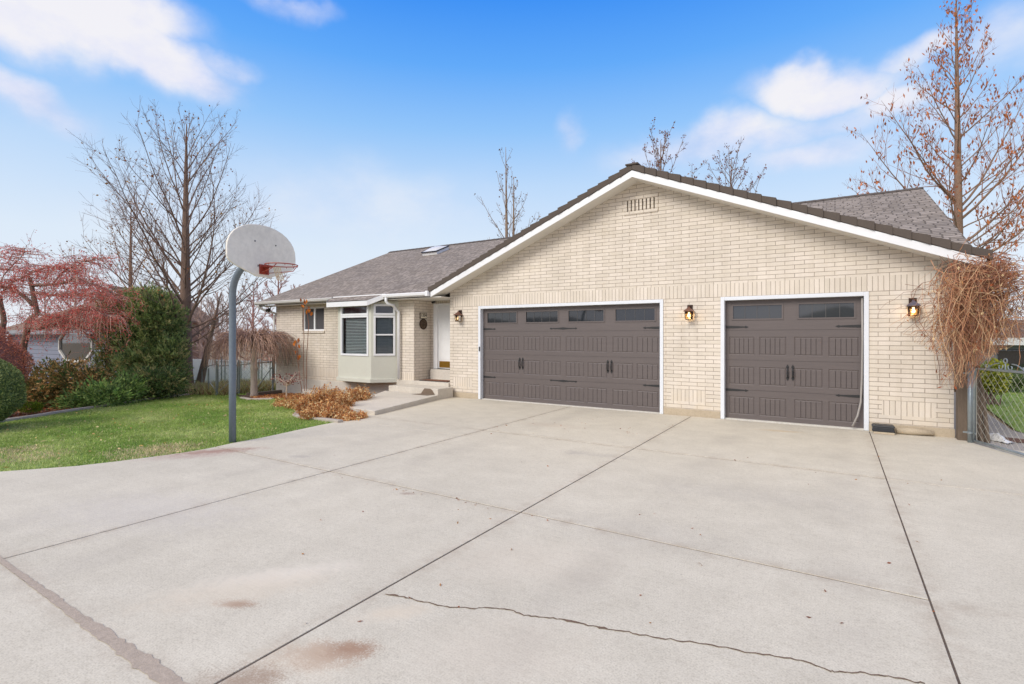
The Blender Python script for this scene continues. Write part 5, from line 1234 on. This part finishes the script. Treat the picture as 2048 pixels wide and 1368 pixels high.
# red weeping crabapple, left
b=ground(38,15.6); ct=thing('crabapple_tree',b,'gnarled weeping tree with masses of red berries in front of the grey house','tree'); rg=random.Random(10)
def pth(pts): return [at(*p) for p in pts]
LM0=[([(38,770,13.8),(48,690,13.7),(60,640,13.5),(75,600,13.5),(66,560,13.6),(60,530,13.7)],.10,.05),
    ([(56,650,13.5),(80,657,13.2),(98,648,13.0),(112,622,12.9),(135,600,12.9),(175,590,12.8),(205,600,12.7),(225,640,12.6)],.07,.02),
    ([(70,585,13.5),(40,560,13.6),(0,545,13.8),(-60,540,14)],.06,.025),([(64,545,13.6),(100,545,13.3),(150,530,13.2),(200,545,13.1),(240,575,13.0)],.05,.015),
    ([(0,680,14),(6,620,14),(0,570,14),(-30,530,14)],.09,.05),([(0,560,14),(25,540,13.8),(60,520,13.6),(95,508,13.5),(130,512,13.4)],.03,.01),([(66,560,13.6),(110,565,13.2),(160,560,12.9),(205,575,12.6)],.04,.015),
    ([(74,600,13.5),(110,610,13.2),(150,640,13.0),(175,670,12.8)],.035,.012),([(100,545,13.3),(130,515,13.6),(165,498,13.9),(195,490,14)],.025,.008),([(0,545,13.8),(15,515,13.8),(40,490,13.9),(50,470,13.9)],.02,.007)]
LM=[([(x,y+(26 if y<640 else 0),d+1.8) for x,y,d in P],a,b_) for P,a,b_ in LM0]
mb=MB(); tw=MB(); bc=[]
for pts,r0,r1 in LM:
    P=pth(pts); 
    P2=[]
    for a,c in zip(P,P[1:]):
        for k in range(3): P2.append(a.lerp(c,k/3)+rv(rg,.02))
    P2.append(P[-1]); mb.tube(P2,[r0+(r1-r0)*k/(len(P2)-1) for k in range(len(P2))],7)
    nt_=int(len(P2)*(8 if r0<.08 else 1.6))
    for k in range(nt_):
        f=rg.uniform(.25,1)*(len(P2)-1); i=min(len(P2)-2,int(f)); p=P2[i].lerp(P2[i+1],f-i); a=rg.uniform(0,6.283); L=rg.uniform(.25,.95); dr=(rg.uniform(.08,.5) if rg.random()<.8 else rg.uniform(.4,.95)) if rg.random()<.86 else -rg.uniform(0,.2)
        u=Vector((math.cos(a),math.sin(a),0)); q=[p]
        for j in range(1,8):
            t=j/7; q.append(p+u*L*(1-(1-t)**1.8)+ZU*(.13*math.sin(math.pi*t*.8)*L-dr*t**2)+rv(rg,.02))
        tw.tube(q,[.009,.008,.007,.006,.005,.005,.004,.003],3,rg.choice((0,0,0,1)),False)
        for j in range(2,8):
            for h in range(rg.choice((0,2,4,5))): bc.append(q[j]+rv(rg,.035)-ZU*.02)
            if rg.random()<.35:
                e=q[j]+rv(rg,.16)-ZU*.08; tw.tube([q[j],(q[j]+e)/2+rv(rg,.02),e],[.004,.0035,.003],3,0,False); bc+= [e+rv(rg,.03),e+rv(rg,.03)]
mb.build('trunk',M['bark'],ct,smooth=True); tw.build('branches',[M['twigpink'],M['twigpale']],ct)
rs=np.random.RandomState(3); Cb=np.array([tuple(p) for p in bc]); n=len(Cb); bulk('berries',leaf_quads(Cb,rs.normal(size=Cb.shape)+np.array([0,0,-.5]),.042*rs.uniform(.6,1.3,n),.026*rs.uniform(.6,1.3,n)),rs.randint(0,2,n),[M['berry'],M['berry2']],ct)
# little red maple at the house corner
b=sloped(573,800); mp=thing('maple_sapling',b,'tiny bare maple sapling with a few dark red leaves by the left house wall','sapling'); rg=random.Random(14); mb=MB(); tp_=[]
mb.tube([b-ZU*.02,b+ZU*.25,b+Vector((.02,0,.5))],[.03,.022,.018],6)
for k in range(26):
    a=rg.uniform(0,6.28); P=branch_path(rg,b+ZU*rg.uniform(.4,.52),Vector((math.cos(a),math.sin(a),rg.uniform(.3,1.6))),rg.uniform(.3,.6),5,.16,-.5); mb.tube(P,taper(.010,.004,5),4); tp_+=[P[-1],P[-2],P[-3]]
mb.build('stem',M['twigpale'],mp); Cb=np.array([tuple(rg.choice(tp_)+rv(rg,.06)) for k in range(150)]); bulk('leaves',leaf_quads(Cb,np.random.normal(size=Cb.shape),.06,.035),np.zeros(150),[M['redleaf']],mp)
# ---------------------------------------------------------------- dry perennials by the walk
dm=[M['dry1'],M['dry2'],M['dry3'],M['dry4'],M['leafrust']]
def dry(label,blobs,seed,n,base,name='dried_perennial'):
    rs=np.random.RandomState(seed); rg=random.Random(seed); t_=thing(name,base,label,'dried plant','dried brown plants by the walkway'); mb=MB(); C=[]
    for (px,py,d,rx,rz,w) in blobs:
        c=at(px,py,d); g0=Vector((c.x,c.y,gz(c.x,c.y))); m_=int(60*w)
        for k in range(m_):
            a=rg.uniform(0,6.283); r=rx*math.sqrt(rg.random()); s=g0+Vector((math.cos(a)*r*.45,math.sin(a)*r*.45,0)); h=max(.06,(c.z+rz-g0.z)*rg.uniform(.55,1.05)); e=g0+Vector((math.cos(a)*r,math.sin(a)*r,h*(1-.4*(r/rx)**2)))
            P=[s,s.lerp(e,.5)+rv(rg,.03)+ZU*.04,e,e+Vector((math.cos(a)*.08,math.sin(a)*.08,-.07))]; mb.tube(P,[.006,.005,.004,.003],3,rg.randrange(3),False)
            for j in range(int(n/m_/len(blobs))):
                t=rg.uniform(.1,1.0)**.8; q=s.lerp(e,t)+rv(rg,.045); C.append(tuple(q))
    C=np.array(C); C[:,2]=np.maximum(C[:,2],.015+np.array([gz(x,y) for x,y in C[:,:2]])); nn=len(C); dv=rs.normal(size=C.shape)*.7; dv[:,2]-=.5
    mb.build('stems',dm[:3],t_); bulk('dry_leaves',leaf_quads(C,dv,.066*rs.uniform(.5,1.5,nn),.022*rs.uniform(.5,1.5,nn)),rs.randint(0,5,nn),dm,t_)
dry('large bushy clump of dry golden brown leaves left of the walkway slab',[(640,800,11.9,.45,.26,1.0),(662,792,12.2,.5,.27,1.0),(618,806,11.7,.28,.18,.6),(680,800,11.6,.3,.18,.6)],1,15000,sloped(648,825))
dry('dry brown clump tucked under the bay window behind the walkway slab',[(705,788,12.6,.34,.16,.8),(722,785,12.9,.28,.16,.7)],2,6000,sloped(705,808))
dry('flattened tuft of rusty dead foliage in front, at the curb of the bed',[(640,824,10.9,.45,.13,.8),(668,826,10.9,.4,.14,.8)],3,7000,sloped(652,836))
dry('low heap of orange brown leaves between walkway slab and driveway',[(700,834,10.45,.26,.02,.6),(690,836,10.5,.24,.02,.6),(716,830,10.6,.18,.02,.5)],4,2000,flat(702,838))
dry('small orange leaf pile at the foot of the maple sapling',[(590,794,12.9,.35,.02,.5),(570,796,13.6,.3,.0,.4)],5,1300,sloped(588,799))
# thin climbing stems against the wing
def sapling(label,stems,leaves,seed):
    rg=random.Random(seed); b=at(*stems[0][-1]); t_=thing('climbing_stem',(b.x,b.y,gz(b.x,b.y)),label,'climber','thin climbing stems on the left wall'); mb=MB()
    for s in stems:
        P=pth(s); Q=[]
        for a,c in zip(P,P[1:]):
            for k in range(4): Q.append(a.lerp(c,k/4)+rv(rg,.008))
        Q.append(P[-1]); mb.tube(Q,.011,5)
    mb.build('stem',M['vine3'],t_); C=np.array([tuple(at(px,py,d)+rv(rg,.03)) for (px,py,d,n) in leaves for k in range(n)]); nn=len(C); dv=np.random.RandomState(seed).normal(size=C.shape)*.35; dv[:,2]-=1
    bulk('leaves',leaf_quads(C,dv,.15,.075),np.random.RandomState(seed).randint(0,2,nn),[M['orange'],M['leafrust']],t_)
sapling('two tall bare stems with orange leaves at the top beside the small window',[[(607,603,16.2),(607,660,16.3),(607,720,16.4),(609,782,16.5)],[(614,612,16.2),(617,650,16.3),(613,720,16.4),(613,782,16.5)]],[(606,602,16.2,4),(611,603,16.2,4),(605,613,16.2,2),(617,622,16.2,4),(621,628,16.2,3),(614,626,16.2,2)],4)
sapling('short thin stem with four red brown leaves left of the small window',[[(594,682,16.2),(595,720,16.3),(600,760,16.5),(604,785,16.6)]],[(592,683,16.2,2),(597,682,16.2,2),(597,692,16.2,3),(592,706,16.2,3),(596,716,16.3,3),(590,688,16.2,1)],5)
# ---------------------------------------------------------------- dry vine on the right corner
vb=Vector((1.95,10.9,0)); vn=thing('dry_vine',vb,'huge tangle of bare brown vine draped over the right corner of the garage','vine'); rg=random.Random(77)
mb=MB(); anchors=[]; leafc=[]
def vpt(px,py,d): return at(px,py,d)
for k in range(780):
    # start near the eave corner or along the top, fall in loose arcs
    zone=rg.random()
    if zone<.5: s=vpt(rg.gauss(1958,38),rg.gauss(556,24),rg.uniform(7.5,8.5))
    elif zone<.8: s=vpt(rg.uniform(1870,2060),rg.uniform(555,640),rg.uniform(7.5,8.6))
    else: s=vpt(rg.uniform(1870,1960),rg.uniform(560,680),rg.uniform(7.7,8.5))
    tx=rg.gauss(1950,64); bot=(775 if abs(tx-1910)<34 else 745-abs(tx-1930)*.62); ty=min(bot,s.z and (HZ-(s.z-EYE)*F/8)+rg.uniform(20,235))
    e=vpt(tx,ty,rg.uniform(7.4,8.5))
    m1=s.lerp(e,.33)+rv(rg,.16)+Vector((rg.choice((-1,1))*rg.uniform(0,.18),-rg.uniform(0,.12),rg.uniform(.0,.22))); m2=s.lerp(e,.7)+rv(rg,.14)
    P=[]
    for j in range(9):
        t=j/8; a=s.lerp(m1,t); b_=m1.lerp(m2,t); c_=m2.lerp(e,t); ab=a.lerp(b_,t); bc_=b_.lerp(c_,t); P.append(ab.lerp(bc_,t)+rv(rg,.017))
    r=rg.choice((.002,.0024,.0028,.0034,.0044)); mb.tube(P,[r]*6+[r*.8,r*.6,r*.4],3,rg.choice((0,0,1,2,2)),False)
    if rg.random()<.5: leafc.append(tuple(P[rg.randrange(2,9)]))
for k in range(18):            # long pale loops on the outside
    s=vpt(rg.uniform(1900,1990),rg.uniform(520,600),7.5); e=vpt(rg.uniform(1868,2040),rg.uniform(590,740),rg.uniform(7.3,7.8)); m1=s+Vector((rg.uniform(-.5,.5),-.2,rg.uniform(-.1,.25))); m2=e+Vector((rg.uniform(-.3,.3),-.1,rg.uniform(.1,.4)))
    P=[]
    for j in range(13):
        t=j/12; a=s.lerp(m1,t); b_=m1.lerp(m2,t); c_=m2.lerp(e,t); P.append(a.lerp(b_,t).lerp(b_.lerp(c_,t),t)+rv(rg,.008))
    mb.tube(P,[.0032]*13,4,rg.choice((0,1)),False)
for k in range(16):            # woody old stems, forking over the post
    s=vpt(rg.uniform(1915,1960),rg.uniform(600,700),8.1); e=vpt(rg.gauss(1950,50),rg.uniform(530,600),rg.uniform(7.6,8.4)); m1=s.lerp(e,.5)+rv(rg,.12); P=[s,s.lerp(m1,.5)+rv(rg,.03),m1,m1.lerp(e,.5)+rv(rg,.04),e,e+Vector((rg.uniform(-.3,.3),-.1,-.25))]; mb.tube(P,[.016,.014,.012,.010,.008,.005],5,rg.choice((0,2)))
    for j in (2,3): f_=P[j]+Vector((rg.uniform(-.4,.4),rg.uniform(-.15,.1),rg.uniform(-.5,.1))); mb.tube([P[j],P[j].lerp(f_,.5)+rv(rg,.04),f_],[.008,.006,.004],4,0)
for k in range(260):           # matted crown over the eave end
    c=vpt(rg.gauss(1968,28),rg.gauss(545,17),rg.uniform(7.6,8.4)); a=rg.uniform(0,6.28); P=[c+Vector((math.cos(a+j*.5)*.2,math.sin(a+j*.4)*.2,.12*math.sin(j*.6+a)-.02*j))+rv(rg,.02) for j in range(8)]
    mb.tube(P,.0042,3,rg.choice((0,2,2)),False); leafc.append(tuple(P[3])); leafc.append(tuple(P[6]))
mb.build('stems',[M['vine1'],M['vine2'],M['vine3']],vn)
tr=MB()
for k in range(5): tr.tube([vb+Vector((-.05+.04*k,.1*rg.random(),0)),vb+Vector((.05*math.sin(k*2),.05,.8)),vb+Vector((-.1+.08*math.sin(k*3),.05,1.5)),vb+Vector((.1*k-.25,0,2.4))],[.03,.025,.022,.015],6)
tr.build('woody_stem',M['wood'],vn)
Cb=np.array(leafc); nn=len(Cb); rs=np.random.RandomState(8); dv=rs.normal(size=Cb.shape)*.5; dv[:,2]-=.7; bulk('dry_leaves',leaf_quads(Cb,dv,.07*rs.uniform(.5,1.3,nn),.03*rs.uniform(.5,1.3,nn)),rs.randint(0,4,nn),[M['rust1'],M['rust2'],M['dry2'],M['dry3']],vn)
# loose tendrils over the wall by the lantern
for pts in ([(1880,560),(1862,562),(1845,566),(1832,580),(1826,598)],[(1828,628),(1832,650),(1848,668),(1862,680)],[(1865,680),(1872,700),(1878,730),(1880,770)],[(1845,566),(1838,572),(1822,585),(1824,596)]):
    P=[onY(px,py,11.08) for px,py in pts]; mb=MB(); mb.tube(P,.004,4); mb.build('tendril',M['vine3'],vn)
# ---------------------------------------------------------------- right side yard plants
shrub('yellow_shrub','yellow green leafy shrub seen through the chain link gate',ground(1987,12.6),spread([(1978,752,18,24,900),(1996,750,18,26,900),(1988,770,22,18,700)],12.6,1),[M['yel1'],M['yel2'],M['yel1'],M['juni2']],.08,.045,12,up=.1,out=.6,rnd=.7,stems=3)
shrub('brown_hedge','rust brown leafy hedge below the white fascia at the right edge',ground(2030,20),spread([(1990,716,26,18,1500),(2030,716,30,18,1500),(2075,716,30,18,800)],20,1),[M['rust1'],M['rust2'],M['leafrust']],.10,.06,13,cat='hedge',core=.75)
shrub('dark_hedge','dark green hedge behind the chain link gate at the right edge',ground(2040,15.5),spread([(2030,758,26,20,1500),(2070,756,26,22,700),(2008,768,14,14,600)],15.5,1),[M['hedge2'],M['juni3'],M['hedge1']],.07,.03,14,cat='hedge',core=.8)
# ---------------------------------------------------------------- grass and litter
rs=np.random.RandomState(21)
def inpoly(P,poly):
    x,y=P[:,0],P[:,1]; ins=np.zeros(len(P),bool); n=len(poly)
    for i in range(n):
        x0,y0=poly[i]; x1,y1=poly[(i+1)%n]
        if y0==y1: continue
        cnd=((y0>y)!=(y1>y))&(x<(x1-x0)*(y-y0)/(y1-y0)+x0); ins^=cnd
    return ins
def scatter(poly,n):
    A=np.array(poly); lo,hi=A.min(0),A.max(0); P=lo+rs.rand(n*3,2)*(hi-lo); P=P[inpoly(P,poly)]; return P[:n]
def dist_w(P): return np.hypot(P[:,0],P[:,1])
def blades(name,poly,n,h,w,mats,pick=None,zoff=0,kind='stuff'):
    P=scatter(poly,n); n=len(P); z=np.array([gz(x,y) for x,y in P])+zoff; a=rs.rand(n)*6.283; hh=h*rs.uniform(.5,1.4,n); ww=w*rs.uniform(.6,1.3,n)*(.6+dist_w(P)/14)
    b=np.stack([P[:,0],P[:,1],z-.012],1); s=np.stack([np.cos(a)*ww/2,np.sin(a)*ww/2,np.zeros(n)],1); t=b+np.stack([rs.normal(size=n)*hh*.5,rs.normal(size=n)*hh*.5,hh],1)
    I=rs.randint(0,len(mats),n) if pick is None else pick(P)
    return tag(bulk(name,np.stack([b-s,b+s,t],1),I,mats),kind=kind)
dp=[(flat(285,897),.55,.22),(flat(345,893),.5,.15),(flat(300,911),.5,.12),(flat(60,905),.5,.3),(flat(10,890),.6,.4)]
def pick(P):
    k=np.sin(P[:,0]*1.7+1.3*np.sin(P[:,1]*2.1))+np.sin(P[:,1]*2.9+P[:,0]*.6)+rs.normal(size=len(P))*.8
    I=np.where(k>1.1,2,np.where(k<-.9,1,0))
    for c,rx,ry in dp:
        m=((P[:,0]-c.x)/rx)**2+((P[:,1]-c.y)/rx)**2<rs.uniform(.2,1.2,len(P)); I=np.where(m&(rs.rand(len(P))<.6),3,I)
    return np.where(rs.rand(len(P))<.04,3,I)
blades('grass',LAWN,170000,.034,.013,[M['grass1'],M['grass2'],M['grass3'],M['tan1']],pick)
blades('back_grass',LB,26000,.05,.022,[M['grass1'],M['grass2'],M['grass3']])
blades('side_grass',LR,30000,.045,.016,[M['grass1'],M['grass2']])
g0=ground(392,19.5); blades('dry_grass',[(g0.x-1.6,g0.y-1.0),(g0.x+2.6,g0.y-.3),(g0.x+2.4,g0.y+2.2),(g0.x-1.2,g0.y+2.6)],9000,.34,.014,[M['tan1'],M['tan2'],M['tan2'],M['grass3']])
blades('bed_grass',[(sloped(380,788).x,sloped(380,788).y),(sloped(424,784).x,sloped(424,784).y),(g0.x+1.2,g0.y),(g0.x-1,g0.y)],4000,.22,.012,[M['tan1'],M['tan2'],M['mulch']])
def litter(name,poly,n,size,mats):
    P=scatter(poly,n); n=len(P); z=np.array([gz(x,y) for x,y in P])+.012+rs.rand(n)*.02; C=np.stack([P[:,0],P[:,1],z],1); dv=rs.normal(size=(n,3)); dv[:,2]*=.3
    return tag(bulk(name,leaf_quads(C,dv,size*rs.uniform(.5,1.4,n),size*.5*rs.uniform(.5,1.4,n)),rs.randint(0,len(mats),n),mats),kind='stuff')
bedpoly=[(sloped(*p).x,sloped(*p).y) for p in [(636,838),(607,834),(598,828),(606,816),(604,801),(570,798),(540,799),(515,800),(500,795)]]+[(-16.2,10.9),(-12,10.8),(-10.3,9.8),(-9.4,7.8),(-8.4,7.4)]
litter('leaf_litter',bedpoly,5200,.07,[M['dry1'],M['dry2'],M['dry4'],M['leafrust'],M['rust1']])
litter('leaf_litter',[(p.x,p.y) for p in cw]+[(-24,4),(-24.5,8.5),(-20.5,10)],7000,.07,[M['dry2'],M['dry4'],M['rust2'],M['rust1'],M['leafrust']])
litter('fallen_leaves',LAWN,170,.06,[M['dry1'],M['dry3'],M['leafgold']])
P=[fl(rs.uniform(950,1350),rs.uniform(835,870)) for k in range(40)]+[fl(rs.uniform(600,1900),rs.uniform(870,1250)) for k in range(45)]+[fl(x,950+(x-655)*.2+rs.normal()*2) for x in rs.uniform(600,1100,24)]
C=np.array([(x,y,.006) for x,y in P]); n=len(C); dv=rs.normal(size=C.shape); dv[:,2]*=.15
tag(bulk('fallen_leaves',leaf_quads(C,dv,.036*rs.uniform(.4,1.2,n),.012*rs.uniform(.5,1.3,n)),rs.randint(0,3,n),[M['dry4'],M['rust2'],M['leafrust']]),kind='stuff')
# ================================================================ SKY, SUN, CAMERA
w=bpy.data.worlds.new('World'); sc.world=w; w.use_nodes=True; nt=w.node_tree; bg=nt.nodes['Background']
SUN_EL,SUN_AZ=R(36),R(200)          # azimuth clockwise from +Y: behind the photographer, to the left
sky=nt.nodes.new('ShaderNodeTexSky'); sky.sky_type='NISHITA'; sky.sun_disc=False; sky.sun_elevation=SUN_EL; sky.sun_rotation=SUN_AZ
tc=nt.nodes.new('ShaderNodeTexCoord'); D=tc.outputs['Generated']
sx=nt.nodes.new('ShaderNodeSeparateXYZ'); nt.links.new(D,sx.inputs[0])
az=mth(nt,'ARCTAN2',sx.outputs[0],sx.outputs[1]); el=mth(nt,'ARCSINE',sx.outputs[2])
elr=nt.nodes.new('ShaderNodeMapRange'); elr.inputs[1].default_value=0; elr.inputs[2].default_value=R(60); nt.links.new(el,elr.inputs[0])
# clear sky: pale at the horizon, deep blue higher up
blue=ramp(nt,elr.outputs[0],[(0,srgb(238,242,250)),(.15,srgb(226,239,252)),(.27,srgb(194,223,254)),(.36,srgb(150,202,255)),(.46,srgb(98,174,255)),(.57,srgb(50,144,250)),(.8,srgb(30,112,235))])
nis=mixc(nt,1,sky.outputs[0],(.11,.11,.11),'MULTIPLY')
base=mixc(nt,1,mixc(nt,.12,blue,nis),(.92,.92,.93),'MULTIPLY')
# clouds, given as patches of the celestial sphere (azimuth, elevation, half widths)
nz=nt.nodes.new('ShaderNodeTexNoise'); nz.inputs['Scale'].default_value=5.2; nz.inputs['Detail'].default_value=10; nz.inputs['Roughness'].default_value=.6
mp=nt.nodes.new('ShaderNodeMapping'); mp.inputs['Scale'].default_value=(1,1,1.7); nt.links.new(D,mp.inputs[0]); nt.links.new(mp.outputs[0],nz.inputs['Vector'])
nw=nt.nodes.new('ShaderNodeTexNoise'); nw.inputs['Scale'].default_value=7; nw.inputs['Detail'].default_value=5; nt.links.new(D,nw.inputs['Vector'])
cmb=nt.nodes.new('ShaderNodeCombineXYZ'); nt.links.new(az,cmb.inputs[0]); nt.links.new(el,cmb.inputs[1])
wob=nt.nodes.new('ShaderNodeVectorMath'); wob.operation='MULTIPLY_ADD'; wob.inputs[1].default_value=(.16,.12,0); nt.links.new(nw.outputs['Color'],wob.inputs[0]); nt.links.new(cmb.outputs[0],wob.inputs[2])
off_=nt.nodes.new('ShaderNodeVectorMath'); off_.operation='SUBTRACT'; off_.inputs[1].default_value=(.08,.06,0); nt.links.new(wob.outputs[0],off_.inputs[0])
CL=[(90,40,230,105,0,1.0),(290,95,190,85,-.30,1.0),(200,0,240,70,0,1.0),(430,125,75,42,.1,.55),(340,150,110,45,-.3,.5),(60,195,150,56,-.1,.8),(595,5,95,36,0,.5),
    (1640,170,210,58,-.05,.95),(1770,205,120,52,0,.8),(1550,180,110,40,.1,.6),(1660,245,230,52,0,.5),(1430,288,290,64,.05,.68),(1600,318,190,46,0,.62),(1835,95,85,34,.1,.65),(1142,262,40,52,.3,.55),(2010,70,140,110,0,.5),(1330,300,110,40,0,.35),(720,400,420,110,.0,.36),(330,430,260,80,0,.3),(1900,230,160,70,0,.4)]
acc=None
for (px,py,rx,ry,rot,amt) in CL:
    a0,e0=az_el(px,py); a1,_=az_el(px+rx,py); _,e1=az_el(px,py-ry)
    m_=nt.nodes.new('ShaderNodeMapping'); m_.vector_type='TEXTURE'; m_.inputs['Location'].default_value=(a0,e0,0); m_.inputs['Rotation'].default_value=(0,0,rot); m_.inputs['Scale'].default_value=(abs(a1-a0),abs(e1-e0),1)
    nt.links.new(off_.outputs[0],m_.inputs[0]); ln=nt.nodes.new('ShaderNodeVectorMath'); ln.operation='LENGTH'; nt.links.new(m_.outputs[0],ln.inputs[0])
    mr=nt.nodes.new('ShaderNodeMapRange'); mr.interpolation_type='SMOOTHSTEP'; mr.inputs[1].default_value=1.5; mr.inputs[2].default_value=.1; mr.inputs[3].default_value=0; mr.inputs[4].default_value=amt; nt.links.new(ln.outputs['Value'],mr.inputs[0])
    acc=mr.outputs[0] if acc is None else mth(nt,'MAXIMUM',acc,mr.outputs[0])
# broken cloud added unseen overhead and behind the photographer, for soft neutral fill light
hi=nt.nodes.new('ShaderNodeMapRange'); hi.interpolation_type='SMOOTHSTEP'; hi.inputs[1].default_value=R(44); hi.inputs[2].default_value=R(62); nt.links.new(el,hi.inputs[0])
bk=nt.nodes.new('ShaderNodeMapRange'); bk.interpolation_type='SMOOTHSTEP'; bk.inputs[1].default_value=.2; bk.inputs[2].default_value=.75
vd=nt.nodes.new('ShaderNodeVectorMath'); vd.operation='DOT_PRODUCT'; vd.inputs[1].default_value=(.533,-.846,0); nt.links.new(D,vd.inputs[0]); nt.links.new(vd.outputs['Value'],bk.inputs[0])
acc=mth(nt,'MAXIMUM',acc,mth(nt,'MAXIMUM',hi.outputs[0],mth(nt,'MULTIPLY',bk.outputs[0],.9)))
dens=nt.nodes.new('ShaderNodeMapRange'); dens.interpolation_type='SMOOTHSTEP'; dens.inputs[1].default_value=.09; dens.inputs[2].default_value=.9
nt.links.new(mth(nt,'MULTIPLY',acc,mth(nt,'ADD',mth(nt,'MULTIPLY',nz.outputs['Fac'],1.5),.25)),dens.inputs[0])
ccol=ramp(nt,nz.outputs['Fac'],[(.3,srgb(200,206,232)),(.47,srgb(224,224,238)),(.62,srgb(237,234,236))])
ccol=mixc(nt,hi.outputs[0],ccol,(1.05,.95,.82))
fin=mixc(nt,mth(nt,'MULTIPLY',dens.outputs[0],.93),base,ccol)
nt.links.new(fin,bg.inputs[0]); bg.inputs[1].default_value=1.0
s=bpy.data.lights.new('sun','SUN'); s.energy=2.5; s.angle=R(30); s.color=(1,.93,.82)
so=bpy.data.objects.new('sun',s); COL.objects.link(so)
dv=Vector((math.sin(SUN_AZ)*math.cos(SUN_EL),math.cos(SUN_AZ)*math.cos(SUN_EL),math.sin(SUN_EL))); so.rotation_euler=dv.to_track_quat('Z','Y').to_euler()
cam=bpy.data.cameras.new('camera'); co=bpy.data.objects.new('camera',cam); COL.objects.link(co); sc.camera=co
cam.sensor_width=36; cam.lens=F*36/2048; cam.shift_y=-13/2048; cam.clip_end=2000; cam.clip_start=.05
co.location=(0,0,EYE); co.rotation_euler=(math.pi/2,0,TH)
sc.view_settings.view_transform='Standard'; sc.view_settings.look='None'; sc.view_settings.exposure=.15; sc.view_settings.gamma=1
sc.cycles.max_bounces=8; sc.cycles.transparent_max_bounces=12
